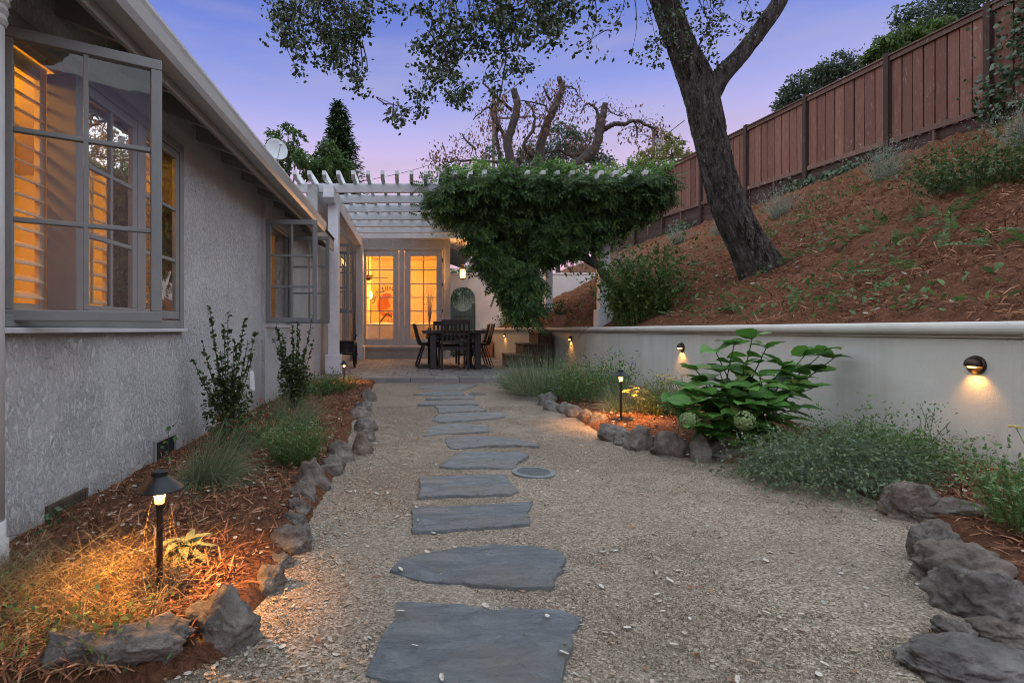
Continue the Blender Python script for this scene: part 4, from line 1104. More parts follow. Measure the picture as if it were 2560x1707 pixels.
path_light(860, 956, .04, .33, 'small black path light in front of the pergola post', 75.0)

# drains
def drain(u, v, r, label):
    p0 = G(u, v, .004); o = thing('drain_grate', label, 'drain', p0, 0, 'round drains in the gravel')
    MB().lathe([(r*.76, .0), (r*.76, .012), (r*.98, .010), (r, -.01), (r*.76, -.01)], (0, 0, 0), 40, caps=False).build('collar', M['drain_plastic'], o, local=True)
    MB().lathe([(r*.75, -.008), (r*.75, -.006)], (0, 0, 0), 32).build('sump', M['drain_dark'], o, local=True)
    for k in range(11):
        y = (k - 5) * r * .138; w = math.sqrt(max(0, (r*.745)**2 - y*y)); MB().box(-w, w, y-r*.042, y+r*.042, .002, .011).build('slat', M['drain_slat'], o, local=True)
drain(1334, 1183, .128, 'round slotted drain grate beside the stepping stones, the nearer one'); drain(1193, 985, .11, 'round slotted drain grate near the patio edge, the farther one')

# ------------------------------------------------------------------ table and chairs
TX, TY, TZ = .835, 11.5, .083
tb = thing('dining_table', 'dark wooden outdoor dining table on the patio', 'table', (TX, TY, TZ))
for k in range(6): MB().box(-.62+k*.2070, -.62+k*.2070+.203, -.92, .92, .69, .755).build('top_plank', M['dark_table'], tb, .006, local=True)
MB().box(-.5, .5, -.8, -.76, .60, .688).box(-.5, .5, .76, .8, .60, .688).box(-.5, -.46, -.759, .759, .60, .688).box(.46, .5, -.759, .759, .60, .688).build('apron', M['dark_table'], tb, .004, local=True)
for sx in (-1, 1):
    for sy in (-1, 1): MB().box(sx*.43-.06, sx*.43+.06, sy*.82-.06, sy*.82+.06, 0, .689).build('leg', M['dark_table'], tb, .008, local=True)
def shell_chair(label):
    o = thing('patio_chair', label, 'chair', (0, 0, 0), 0, 'chairs around the dining table')
    prof = [(.24, .455), (.18, .46), (.0, .445), (-.14, .45), (-.20, .50), (-.235, .62), (-.275, .78), (-.30, .88)]
    prof = catmull(np.array([(y, z, 0) for y, z in prof]), 4)[:, :2]; V = []; nx = 10; n = len(prof)
    for i in range(nx+1):
        s_ = -1 + 2*i/nx
        for j, (y, z) in enumerate(prof):
            t = j / (n-1); w = .235 - .035*abs(t-.45); V.append((s_*w, y + .03*s_*s_*(t > .5) , z + .035*s_*s_*(1 if t < .6 else .2)))
    Fc = [(i*n+j, (i+1)*n+j, (i+1)*n+j+1, i*n+j+1) for i in range(nx) for j in range(n-1)]
    s = MB().add(V, Fc).build('shell', M['wicker'], o, local=True, smooth=True); q = s.modifiers.new('solid', 'SOLIDIFY'); q.thickness = .018
    for sx in (-1, 1):
        MB().tube([(sx*.16, .16, .44), (sx*.20, .22, .02), (sx*.21, .2, .01), (sx*.21, -.2, .01), (sx*.20, -.24, .03), (sx*.15, -.10, .44)], .0085, 7).tube([(sx*.12, .10, .44), (sx*.195, .185, .015)], .007, 6).tube([(sx*.12, -.06, .44), (sx*.195, -.19, .015)], .007, 6).build('sled_leg', M['black_metal'], o, local=True)
    MB().tube([(-.16, .0, .435), (.16, .0, .435)], .009, 6).tube([(-.21, .2, .012), (.21, .2, .012)], .007, 6).build('crossbar', M['black_metal'], o, local=True)
    return o
def slat_chair(label):
    o = thing('patio_chair', label, 'chair', (0, 0, 0), 0, 'chairs around the dining table')
    for sx in (-1, 1):
        MB().bar((sx*.25, -.23, 0), (sx*.25, -.24, .45), .04, .045, (0, 1, 0)).bar((sx*.25, -.24, .45), (sx*.25, -.33, .93), .04, .04, (0, 1, 0)).build('rear_leg', M['dark_wood'], o, local=True)
        MB().bar((sx*.25, .24, 0), (sx*.25, .24, .62), .04, .04, (0, 1, 0)).build('front_leg', M['dark_wood'], o, local=True)
        MB().bar((sx*.25, -.28, .64), (sx*.25, .27, .64), .055, .022).build('armrest', M['dark_wood'], o, local=True)
    MB().bar((-.27, -.325, .91), (.27, -.325, .91), .03, .09).build('top_rail', M['dark_wood'], o, local=True); MB().bar((-.25, -.265, .54), (.25, -.265, .54), .03, .05).bar((-.25, -.29, .68), (.25, -.29, .68), .025, .03).build('lower_rail', M['dark_wood'], o, local=True)
    for k in range(5): x = -.16 + k*.08; MB().bar((x, -.268, .55), (x, -.32, .88), .042, .014, (0, 1, 0)).build('slat', M['dark_wood'], o, local=True)
    for k in range(6): y = -.2 + k*.082; MB().box(-.23, .23, y, y+.072, .435, .452).build('seat_slat', M['dark_wood'], o, local=True)
    MB().box(-.25, .25, .205, .235, .38, .434).build('apron', M['dark_wood'], o, local=True); MB().box(-.25, .25, -.255, -.225, .38, .434).build('apron', M['dark_wood'], o, local=True)
    return o
c0 = shell_chair('black woven shell chair on the left side of the table, the nearer one'); c0.location = (.30, 11.15, TZ); c0.rotation_euler.z = R(-88)
def put(src, label, loc, rz):
    c = copy_tree(src); c['label'] = label; c.location = loc; c.rotation_euler.z = rz
put(c0, 'black woven shell chair on the left side of the table, the farther one', (.33, 11.85, TZ), R(-93))
put(c0, 'black woven shell chair on the right side of the table, the nearer one', (1.37, 11.15, TZ), R(90)); put(c0, 'black woven shell chair on the right side of the table, the farther one', (1.37, 11.82, TZ), R(86))
c1 = slat_chair('dark slatted armchair with its back to the camera at the table'); c1.location = (.80, 10.72, TZ); c1.rotation_euler.z = R(3)
put(c1, 'dark slatted armchair at the far end of the table facing the camera', (.76, 12.35, TZ), R(182))

# ------------------------------------------------------------------ fence on the hilltop
fence = thing('wooden_fence', 'weathered red-brown board fence along the top of the slope', 'fence', (float(Xf(12)), 12, 4.45))
FT = np.array([-.05, 1, 0]); FT /= np.linalg.norm(FT)
pys = [4.6, 7.2, 9.76, 11.72, 14.0, 16.31, 18.64, 21.2, 23.6, 26.0, 28.4]
fz = lambda y: 4.70 + .04 * (y - 10)
for i, y in enumerate(pys):
    x = float(Xf(y)); g = min(float(slope_z(x-.1, y)), fz(y)) - .3
    pm_ = MB(); pm_.bar((x-.03, y, g), (x-.03, y, fz(y)+1.93), .115, .115, FT); po = pm_.build('post', M['fence_dark'], fence, .006)
    if i == len(pys)-1: break
    y1 = pys[i+1]; x1_ = float(Xf(y1)); n = 8; a = np.array([x, y, 0]) + FT*.06; b_ = np.array([x1_, y1, 0]) - FT*.06; Lp = np.linalg.norm(b_-a); w = Lp/n
    for k in range(n):
        c = a + FT*(k+.5)*w; zb, zt_ = fz(c[1])+.0, fz(c[1])+1.80; off = rng.normal()*.003
        MB().bar(c + (off, 0, zb), c + (off + rng.normal()*.004, 0, zt_), .018, w-.026, FT).build('board', M['fence_board'], fence)
        if k < n-1:
            c2 = c + FT*w/2; MB().bar(c2 + (.034, 0, zb), c2 + (.034, 0, zt_-.01), .016, .12, FT).build('backing_board', M['fence_dark'], fence)
    MB().bar(a + (-.03, 0, fz(y)+1.79), b_ + (-.03, 0, fz(y1)+1.79), .05, .10).build('top_rail', M['fence_rail'], fence, .004)
    MB().bar(a + (-.02, 0, fz(y)+1.86), b_ + (-.02, 0, fz(y1)+1.86), .13, .035).build('cap_rail', M['fence_rail'], fence, .004)
    MB().bar(a + (-.03, 0, fz(y)+.05), b_ + (-.03, 0, fz(y1)+.05), .055, .11).build('bottom_rail', M['fence_rail'], fence, .004)
    for k in range(5): MB().bar(a + (.035, 0, fz(y)-.09-.19*k), b_ + (.035, 0, fz(y1)-.09-.19*k), .03, .186).build('kick_board', M['fence_dark'], fence, .003)
    mid = (a+b_)/2; MB().bar(mid + (-.012, 0, fz(mid[1])-.5), mid + (-.012, 0, fz(mid[1])-.01), .07, .05, FT).build('stake', M['fence_rail'], fence, .003)

# ------------------------------------------------------------------ stepping stones
z4 = lambda L_: [(800+x*.3551, 1150+y*.3551) for x, y in L_]
z3 = lambda L_: [(800+x*.2976, 900+y*.2976) for x, y in L_]
STONES = [
 (z4([(545, 985), (720, 990), (1000, 1005), (1160, 1035), (1320, 1020), (1480, 1035), (1700, 1045), (1850, 1100), (1820, 1150), (1770, 1190), (1780, 1300), (1730, 1400), (1700, 1568), (1640, 1640), (1200, 1620), (820, 1580), (480, 1552), (320, 1500), (400, 1320), (480, 1160)]), 'largest grey slate stepping stone, nearest the camera'),
 (z4([(490, 770), (560, 690), (780, 650), (1000, 610), (1260, 585), (1500, 595), (1680, 640), (1735, 690), (1705, 740), (1720, 770), (1650, 830), (1640, 885), (1350, 885), (1150, 870), (850, 850), (650, 825)]), 'rounded broad slate stepping stone, second from the camera'),
 (z4([(645, 325), (900, 318), (1200, 300), (1500, 290), (1465, 380), (1480, 450), (1050, 480), (650, 510), (650, 420)]), 'smooth rectangular slate stepping stone, third from the camera'),
 (z4([(695, 108), (900, 105), (1300, 92), (1325, 130), (1400, 215), (1330, 240), (1000, 245), (690, 258), (705, 180)]), 'slate stepping stone just left of the nearer drain'),
 (z3([(1000, 885), (1100, 820), (1160, 770), (1400, 765), (1660, 765), (1755, 795), (1660, 860), (1620, 905), (1400, 900), (1150, 900)]), 'slate stepping stone just beyond the nearer drain'),
 (z3([(1050, 680), (1060, 645), (1340, 632), (1600, 650), (1800, 690), (1840, 718), (1600, 712), (1250, 725), (1180, 740), (1100, 735)]), 'long pointed slate stepping stone reaching furthest right'),
 (z3([(875, 630), (940, 545), (1150, 528), (1400, 540), (1425, 590), (1300, 600), (1000, 618)]), 'slate stepping stone, seventh from the camera'),
 (z3([(935, 495), (1000, 455), (1200, 438), (1530, 438), (1560, 470), (1400, 495), (1000, 518)]), 'wide layered slate stepping stone, eighth from the camera'),
 (z3([(960, 385), (1280, 378), (1400, 418), (1000, 435), (985, 400)]), 'narrow slate stepping stone, ninth from the camera'),
 (z3([(820, 372), (850, 352), (1000, 338), (1270, 340), (1330, 368), (980, 376)]), 'slate stepping stone, fourth from the patio'),
 (z3([(885, 325), (900, 312), (1000, 300), (1300, 298), (1290, 325)]), 'slate stepping stone, third from the patio, left of the farther drain'),
 (z3([(780, 285), (950, 265), (1200, 266), (1215, 288), (1000, 295)]), 'thin slate stepping stone, second from the patio'),
 (z3([(830, 235), (840, 215), (1150, 200), (1320, 205), (1190, 255), (1000, 248)]), 'slate stepping stone nearest the patio edge')]
stone_polys = []
for pts, lab in STONES:
    P2 = np.array([G(u, v, .014)[:2] for u, v in pts]); out = []
    for i in range(len(P2)):                                   # ragged broken edge
        a, b_ = P2[i], P2[(i+1) % len(P2)]; n = max(2, int(np.linalg.norm(b_-a) / .035)); nrm = np.array([b_[1]-a[1], a[0]-b_[0]]); nrm = nrm / (np.linalg.norm(nrm)+1e-9)
        for k in range(n): out.append(a + (b_-a)*k/n + nrm * (rng.normal()*.005 if k else 0))
    out = np.array(out); c = out.mean(0); stone_polys.append(out); n = len(out)
    rings = []
    for f, z in ((1.0, -.02), (1.003, .002), (.998, .010), (.988, .0135), (.8, .0145), (.55, .015), (.3, .015)):
        q = c + (out - c) * f; zz = np.full(n, z)
        if f < .99: zz = zz + fbm(np.hstack([q, np.zeros((n, 1))]), 5, 4, 31) * .004
        rings.append(np.hstack([q, zz[:, None]]))
    V = np.vstack(rings + [np.array([[c[0], c[1], .0155]])]); Fc = [(r*n+i, r*n+(i+1) % n, (r+1)*n+(i+1) % n, (r+1)*n+i) for r in range(len(rings)-1) for i in range(n)] + [((len(rings)-1)*n+i, (len(rings)-1)*n+(i+1) % n, len(V)-1) for i in range(n)]
    L0 = np.array([c[0], c[1], 0]); me = npmesh('stepping_stone', V - L0, Fc); fix_normals(me)
    tag(link('stepping_stone', me, M['slate'], None, L0), lab, 'stepping stone', 'slate stepping stones along the path')

# grit kicked over the stone edges
gp = []
for out in stone_polys:
    c = out.mean(0); n = int(260 * np.ptp(out[:, 0])); k = rng.integers(0, len(out), n); t = np.where(rng.random(n) < .8, 1 - np.abs(rng.normal(size=n))*.05, rng.random(n)**.5)
    q = c + (out[k] - c)*t[:, None] + rng.normal(size=(n, 2))*.006; gp.append(np.hstack([q, np.full((n, 1), .0165)]))
gp = np.concatenate(gp); N = len(gp); V, Fc = scatter(OCT[0], OCT[1], gp, frames(rdir(N), rdir(N)), np.clip(rng.lognormal(-6.3, .45, N), .0012, .006))
tag(link('grit_on_stones', npmesh('grit_on_stones', V, Fc), M['pebble']), kind='stuff')

# ------------------------------------------------------------------ border rocks
import itertools
_ico = {}
def ico(n):
    if n not in _ico:
        bm = bmesh.new(); bmesh.ops.create_icosphere(bm, subdivisions=n, radius=1); bm.verts.index_update()
        _ico[n] = (np.array([v.co for v in bm.verts]), np.array([[v.index for v in f.verts] for f in bm.faces])); bm.free()
    return _ico[n]
def rock(u0, u1, vt, vb, label, group, seed, tilt=0.0, flat=False):
    p0 = G((u0+u1)/2, vb, .0); D = p0[1]; w = (u1-u0)/F*D; hpx = (vb-vt)/F*D
    dep = max(.75*w, .10) if not flat else .6*w; h = max(.07, hpx * (.88 if not flat else .6)); D2 = D + dep*.35; w *= D2/D
    V, Fc = ico(5 if D < 2.7 else 4 if D < 4.5 else 3); r_ = np.random.default_rng(seed)
    q = V.copy()
    for k in range(10):                                         # chop facets
        d = unit(r_.normal(size=3)); o_ = r_.uniform(.66, .93) if seed < 218 else r_.uniform(.76, .97); t = q @ d - o_; q = q - np.where(t > 0, t, 0)[:, None] * d * .95
    q = q * (1 + .20*fbm(V + seed*3.1, 1.1, 3, seed))[:, None] * (1 + .10*fbm(V + seed, 3.2, 6, seed+5, .64) - .06*np.abs(fbm(V*(1, 1, 1.6) + seed, 2.0, 3, seed+9)))[:, None]
    ht = max(.05, EYE - (vt - CY) / F * (D2 + dep*.05)); q = q / np.abs(q).max(0) * np.array([w*(.56 if seed < 218 else .53), dep*(.56 if seed < 218 else .5), ht*.90]); a = r_.uniform(-.3, .3); ca, sa = math.cos(a), math.sin(a)
    q = q @ np.array([[ca, -sa, 0], [sa, ca, 0], [0, 0, 1]]).T
    L0 = np.array([((u0+u1)/2-CX)/F*D2, D2, ht*.24 + (.045 if flat else 0)])
    return tag(link('border_rock', npmesh('border_rock', q, Fc, True), M['rock'], None, L0), label, 'rock', group)
ORD = ['', 'first', 'second', 'third', 'fourth', 'fifth', 'sixth', 'seventh', 'eighth', 'ninth', 'tenth', 'eleventh', 'twelfth', 'thirteenth', 'fourteenth', 'fifteenth', 'sixteenth', 'seventeenth', 'eighteenth', 'nineteenth']
LEFTR = [(901, 941, 970, 1003), (886, 930, 1000, 1030), (871, 928, 1019, 1049), (883, 943, 1046, 1080), (901, 940, 1072, 1104), (877, 931, 1085, 1137), (815, 892, 1105, 1157), (792, 868, 1140, 1190), (735, 823, 1150, 1230), (720, 805, 1205, 1262), (705, 780, 1245, 1300), (695, 772, 1278, 1335)]
for i, r_ in enumerate(LEFTR): rock(*r_, f'rough brown border rock of the left bed, {ORD[i+1]} from the patio', 'rocks edging the left bed', 100+i)
for r_, lb, s_ in (((677, 775, 1302, 1388), 'pointed tan border rock lit orange by the near path light', 120), ((660, 735, 1385, 1425), 'low brown border rock sunk in mulch below the pointed tan rock', 121), ((640, 712, 1416, 1484), 'small dark border rock above the big near boulder of the left bed', 122),
                   ((462, 662, 1462, 1632), 'biggest dark jagged boulder at the near corner of the left bed', 123), ((225, 500, 1590, 1705), 'flat dark slab of rock with a pale leaf at the bottom edge', 124), ((90, 250, 1622, 1712), 'low dark rock in the bottom left corner beside the flat slab', 126)):
    rock(*r_, lb, 'rocks edging the left bed', s_, flat=s_ in (124, 126))
RIGHTR = [(1338, 1377, 958, 980), (1343, 1390, 980, 1014), (1360, 1400, 1000, 1026), (1390, 1431, 1006, 1033), (1412, 1462, 1012, 1045), (1453, 1489, 1024, 1055), (1472, 1523, 1030, 1065), (1494, 1574, 1052, 1103), (1533, 1577, 1077, 1113), (1564, 1635, 1069, 1126), (1623, 1713, 1082, 1140), (1697, 1727, 1106, 1140), (1724, 1775, 1089, 1154), (1768, 1884, 1096, 1155)]
for i, r_ in enumerate(RIGHTR): rock(*r_, f'dark border rock of the right bed, {ORD[i+1]} from the patio', 'rocks edging the right bed', 200+i)
for r_, lb, s_ in (((1880, 1990, 1115, 1185), 'dark border rock buried under the sprawling catmint', 219), ((1985, 2095, 1150, 1212), 'dark border rock at the foot of the sprawling catmint', 218), ((2093, 2165, 1176, 1233), 'small square border rock at the right end of the catmint', 220), ((2165, 2290, 1170, 1236), 'brown blocky border rock right of the catmint', 221), ((2214, 2359, 1202, 1306), 'smooth egg-shaped border boulder with a pale lichen patch', 222), ((2290, 2463, 1245, 1325), 'wide brown border rock with a small hole', 223), ((2269, 2411, 1309, 1418), 'layered grey border rock left of the wide brown one', 224),
                   ((2292, 2521, 1366, 1488), 'large blue-grey domed border boulder at the right', 225), ((2353, 2575, 1424, 1557), 'craggy border boulder with white lichen at the right edge', 226), ((2422, 2580, 1545, 1622), 'flat brown border rock at the right edge below the craggy boulder', 227), ((2336, 2432, 1545, 1612), 'small pale-spotted border rock left of the flat brown one', 228), ((2266, 2585, 1603, 1725), 'big brown border boulder in the bottom right corner', 229)):
    rock(*r_, lb, 'rocks edging the right bed', s_)

# ------------------------------------------------------------------ fallen leaves
_a = np.linspace(0, 2*math.pi, 9)[:-1]
lv = np.array([(0, .5, -.03)] + [(.27*math.sin(a)*(1-.12*math.cos(a)), .5-.5*math.cos(a), .055*math.sin(a)**2 + .05*math.cos(a)**2) for a in _a]); lf = np.array([(0, 1+i, 1+(i+1) % 8) for i in range(8)])
def inside(poly, x, y):
    c = False; j = len(poly)-1
    for i in range(len(poly)):
        if (poly[i][1] > y) != (poly[j][1] > y) and x < (poly[j][0]-poly[i][0])*(y-poly[i][1])/(poly[j][1]-poly[i][1])+poly[i][0]: c = not c
        j = i
    return c
variants = []
for k in range(5):
    me = npmesh('fallen_leaf', lv * np.array([1, 1, rng.uniform(.3, 2.6)]) - (0, .5, 0), lf); 
    mt = ['leaf_pale', 'leaf_pale', 'leaf_tan', 'leaf_brown', 'leaf_pale'][k]
    if mt not in M: plain(mt, {'leaf_pale': (.46, .42, .36), 'leaf_tan': (.36, .26, .16), 'leaf_brown': (.24, .12, .065)}[mt], .75, .25, 3)
    me.materials.append(M[mt]); variants.append(me)
for k in range(290):
    y = 1.25 + rng.random() ** 1.7 * 5.0; x = float(Xl(y)) + .03 + rng.random() * float(Xr(y) - Xl(y) - .06)
    if rng.random() < .25: x = float(Xl(y)) + .03 + abs(rng.normal()) * .25
    z = .021 if any(inside(q, x, y) for q in stone_polys) else .008
    o = link('fallen_leaf', variants[int(rng.integers(5))], None, None, (x, y, z)); s_ = rng.uniform(.014, .030)
    o.scale = (s_*rng.uniform(.75, 1.1), s_, s_); o.rotation_euler = (rng.normal()*.18, rng.normal()*.2, rng.uniform(0, 6.28))
    tag(o, 'small dry fallen leaf lying loose on the gravel path or stepping stones', 'leaf', 'leaves fallen on the path')
def litter(name, x, y, z, smin, smax):
    N = len(x); d = rng.normal(size=(N, 3)); d[:, 2] *= .18; V, Fc = scatter(lv, lf, np.stack([x, y, z], 1), frames(d, rng.normal(size=(N, 3))*.25 + (0, 0, 1)), rng.uniform(smin, smax, N))
    tag(link(name, npmesh(name, V, Fc), M['dry_leaf']), kind='stuff')
N = 4600; y = 1.2 + rng.random(N)**1.2*7.6; e = rng.random(N); e = np.where(rng.random(N) < .45, np.abs(rng.normal(size=N))*.12, e); x = Xl(y)+.03+e*(Xr(y)-Xl(y)-.05)
litter('small_leaf_litter_on_path', x, y, np.full(N, .006), .008, .020)
N = 900; y = 1.3 + rng.random(N)*7; x = -1.55 + rng.random(N)*(Xl(y)+1.5); litter('leaf_litter_in_left_bed', x, y, lbed_z(x, y)+.02, .014, .030)
N = 700; y = .8 + rng.random(N)*7.6; x = Xr(y)+.05+rng.random(N)*(Xw(y)-Xr(y)-.1); litter('leaf_litter_in_right_bed', x, y, rbed_z(x, y)+.02, .018, .042)
N = 2600; y = 2.5 + rng.random(N)**1.3*13; x = Xw(y)+.25+rng.random(N)**1.25*(Xf(y)-Xw(y)-.4); k = fbm(np.stack([x, y, 0*x], 1), .55, 3, 91) > rng.normal(size=N)*.35+.05; x, y = x[k], y[k]; litter('leaf_litter_on_hillside', x, y, slope_z(x, y)+.045+fbm(np.stack([x, y, 0*x], 1), 4, 4, 22, .6)*.07, .03, .065)
N = 700; y = 9 + rng.random(N)*5.6; x = -1.5 + rng.random(N)*3.6; litter('leaf_litter_on_patio', x, y, np.full(N, .093), .015, .035)

# ------------------------------------------------------------------ plants
def obj_np(name, V, Fc, mat, parent, smooth=False):
    return link(name, npmesh(name, V - wloc(parent), Fc, smooth), M[mat], parent)

def grass_clump(name, label, cat, u, v, z, n, r0, length, spread, droop, w, mat, group=None, lean=(0, 0), pos=None, mats=None, extra=None):
    p0 = G(u, v, z) if pos is None else np.array(pos); o = thing(name, label, cat, p0, 0, group)
    a = rng.uniform(0, 2*math.pi, n); rr = r0*np.sqrt(rng.random(n)); base = p0 + np.stack([rr*np.cos(a), rr*np.sin(a), np.zeros(n)-.01], 1)
    tilt = np.abs(rng.normal(size=n))*spread; d = np.stack([np.cos(a)*tilt + lean[0], np.sin(a)*tilt + lean[1], np.ones(n)], 1) + rng.normal(size=(n, 3))*.08
    ln = length*rng.uniform(.55, 1.1, n); V, Fc, _ = ribbons(base, d, ln, np.full(n, w), np.full(n, droop)*rng.uniform(.5, 1.3, n)*tilt.clip(.2, 1.2), 6, .12)
    V[:, 2] = np.maximum(V[:, 2], p0[2]+.004); obj_np('blades', V, Fc, mat, o)
    return o, p0

def bushy(name, label, cat, p0, n_st, r0, height, spread, leaf, n_leaf, lsize, mat, stem_w=.004, group=None, tpl=LEAF4, droop=.25, up=.5, curl=.2, stem_mat=None, seg=6, lean=(0, 0)):
    """many fine stems fanning out from the ground with leaves all along them"""
    p0 = np.array(p0, float); o = thing(name, label, cat, p0, 0, group)
    a = rng.uniform(0, 2*math.pi, n_st); rr = r0*np.sqrt(rng.random(n_st)); base = p0 + np.stack([rr*np.cos(a), rr*np.sin(a), np.zeros(n_st)-.01], 1)
    tilt = np.abs(rng.normal(size=n_st))*spread; d = np.stack([np.cos(a)*tilt+lean[0], np.sin(a)*tilt+lean[1], np.ones(n_st)], 1)
    ln = height*rng.uniform(.55, 1.12, n_st); V, Fc, path = ribbons(base, d, ln, np.full(n_st, stem_w), np.full(n_st, droop), seg, curl)
    V[:, 2] = np.maximum(V[:, 2], p0[2]); obj_np('stems', V, Fc, stem_mat or mat, o)
    k = rng.integers(0, n_st, n_leaf); t = rng.uniform(.12, 1, n_leaf)*seg; i0 = np.minimum(t.astype(int), seg-1); f = (t-i0)[:, None]
    q = path[k, i0]*(1-f) + path[k, i0+1]*f; tan = unit(path[k, i0+1]-path[k, i0]); dd = unit(tan*up + rdir(n_leaf))
    V, Fc = scatter(tpl[0], tpl[1], q, frames(dd, rdir(n_leaf)*.6 + (0, 0, 1)), lsize*rng.uniform(.6, 1.25, n_leaf)); V[:, 2] = np.maximum(V[:, 2], p0[2]-.05)
    obj_np(leaf, V, Fc, mat, o); return o, path

# tall upright shrubs with small round leaves against the house wall
def tall_shrub(p0, label, tips, n_fill, lsz, h_low, mat='shrub_leaf'):
    o = thing('upright_shrub', label, 'shrub', p0, 0, 'upright shrubs against the house wall'); p0 = np.array(p0); st = MB(); Q = []; T = []
    for (dx, dy, h) in tips:
        pts = catmull([p0, p0 + (dx*.25, dy*.3, h*.35), p0 + (dx*.7, dy*.7, h*.7), p0 + (dx, dy, h)], 6); st.tube(pts, np.linspace(.006, .0016, len(pts)), 5)
        m_ = int(h*95); t = rng.uniform(.12, 1, m_)*(len(pts)-1); i0 = np.minimum(t.astype(int), len(pts)-2); f = (t-i0)[:, None]; Q.append(pts[i0]*(1-f)+pts[i0+1]*f); T.append(unit(pts[i0+1]-pts[i0]))
    st.build('stems', M['twig_bark'], o); Q = np.concatenate(Q); T = np.concatenate(T); N = len(Q)
    s = lsz*rng.uniform(.6, 1.15, N); V1, F1 = scatter(OAK[0]*np.array([1.3, 1, 1]), OAK[1], Q, frames(T*.5 + rdir(N), rdir(N)*.6 + (0, 0, 1)), s)
    a = rdir(n_fill); c = p0 + a*rng.random((n_fill, 1))**.4*np.array([.17, .15, h_low*.5]) + (0, 0, h_low*.5)
    V2, F2 = scatter(OAK[0]*np.array([1.3, 1, 1]), OAK[1], c, frames(a + rdir(n_fill), rdir(n_fill)*.6 + (0, 0, 1)), lsz*rng.uniform(.6, 1.1, n_fill))
    V, Fc = join([(V1, F1), (V2, F2)]); obj_np('foliage', V, Fc, mat, o); return o
p1 = G(570, 1108, .04)
tips = [(x, rng.uniform(-.12, .1), h) for x, h in ((-.20, .72), (-.22, .60), (-.13, .98), (-.10, .90), (-.03, .84), (.02, .74), (.03, .92), (.06, .70), (.13, .88), (.16, .72), (.19, .80), (.2, .62), (-.06, .66), (.1, .6), (-.16, .5))]
sh = tall_shrub(p1, 'tall upright shrub with a white tag beside the near house wall', tips, 1100, .034, .5)
m = MB(); tg = p1 + (.20, -.02, .50); m.prism([(tg[0]-.012, tg[2]-.10), (tg[0]+.02, tg[2]-.115), (tg[0]+.014, tg[2]+.01), (tg[0], tg[2]+.03), (tg[0]-.016, tg[2]+.02)], tg[1]-.08, tg[1]-.077, 'y'); m.build('plant_tag', M['tag_white'], sh)
p2 = G(738, 1022, .04)
tips = [(rng.uniform(-.26, .3), rng.uniform(-.15, .15), h) for h in (.95, .9, .86, .8, .78, .72, .66, .6, .9, .7, .62, .55, .82, .75)]
tall_shrub(p2, 'upright shrub with small leaves under the far casement window', tips, 1400, .036, .55)
# low plants of the left bed
o, path = bushy('red_salvia', 'low dark salvia with red flowers under the tall shrub', 'salvia', G(610, 1122, .04), 130, .10, .34, .55, 'foliage', 1500, .026, 'shrub_leaf', .003)
N = 60; k = rng.integers(0, len(path), N); q = path[k, -1] + rng.normal(size=(N, 3))*.01; V, Fc = scatter(LEAF8[0], LEAF8[1], q, frames(rdir(N), rdir(N)), np.full(N, .026)); obj_np('flowers', V, Fc, 'red_flower', o)['kind'] = 'stuff'
grass_clump('feather_grass', 'large feathery grass clump fanning right behind the near path light', 'grass', 520, 1208, .03, 2100, .09, .52, 1.3, 1.5, .0022, 'grass_feather', 'feather grass clumps', (.40, 0))
grass_clump('feather_grass', 'feathery grass clump drooping beside the tall shrub', 'grass', 735, 1075, .04, 1100, .08, .48, 1.2, 1.5, .0024, 'grass_feather', 'feather grass clumps', (.45, 0))
bushy('green_herb', 'bright green fine leaved herb clump by the left border rocks', 'herb', G(738, 1158, .04), 420, .12, .36, .42, 'foliage', 2600, .022, 'herb_green', .0022, 'herb clumps', LEAF4, .15, .9)
grass_clump('herb_grass', 'thin pale grass tuft between the two upright shrubs', 'grass', 700, 1050, .04, 240, .06, .34, .35, .3, .0022, 'grass_feather', 'feather grass clumps')
bushy('orange_low_plant', 'low green and orange plants lit by the path light at the post', 'ground plant', G(800, 985, .04), 420, .30, .30, .35, 'foliage', 2600, .030, 'herb_green', .003)
bushy('glow_tinted_plant', 'foliage tinted with an orange glow beside the small path light', 'ground plant', G(850, 975, .04), 260, .22, .34, .35, 'foliage', 1500, .026, 'glow_tinted_foliage', .003)
# ivy seedling and lamb's ear
iv = thing('ivy_seedling', 'small ivy seedling climbing beside the near foundation vent', 'ivy', G(120, 1345, -.01)); p0 = wloc(iv); N = 16
q = p0 + np.stack([rng.uniform(-.01, .06, N), rng.uniform(-.08, .1, N), rng.uniform(.02, .13, N)], 1); V, Fc = scatter(OAK[0]*np.array([1.5, 1, 1]), OAK[1], q, frames(rdir(N), rdir(N)+(0, -.5, 1)), rng.uniform(.018, .032, N)); obj_np('leaves', V, Fc, 'ivy_leaf', iv)
MB().tube([p0, p0+(.02, 0, .06), p0+(.03, .03, .13)], .002, 5).build('stem', M['twig_bark'], iv)
iv = thing('ivy_sprig', 'small ivy sprig rising in front of the dark square vent', 'ivy', G(418, 1160, .04)); p0 = wloc(iv); N = 14
q = p0 + np.stack([rng.uniform(-.03, .03, N), rng.uniform(-.03, .03, N), np.linspace(.01, .22, N)], 1); V, Fc = scatter(OAK[0]*np.array([1.5, 1, 1]), OAK[1], q, frames(rdir(N), rdir(N)+(0, -.5, 1)), rng.uniform(.02, .034, N)); obj_np('leaves', V, Fc, 'weed_leaf', iv)
MB().tube([p0, p0+(.01, 0, .1), p0+(0, .01, .22)], .0018, 5).build('stem', M['twig_bark'], iv)
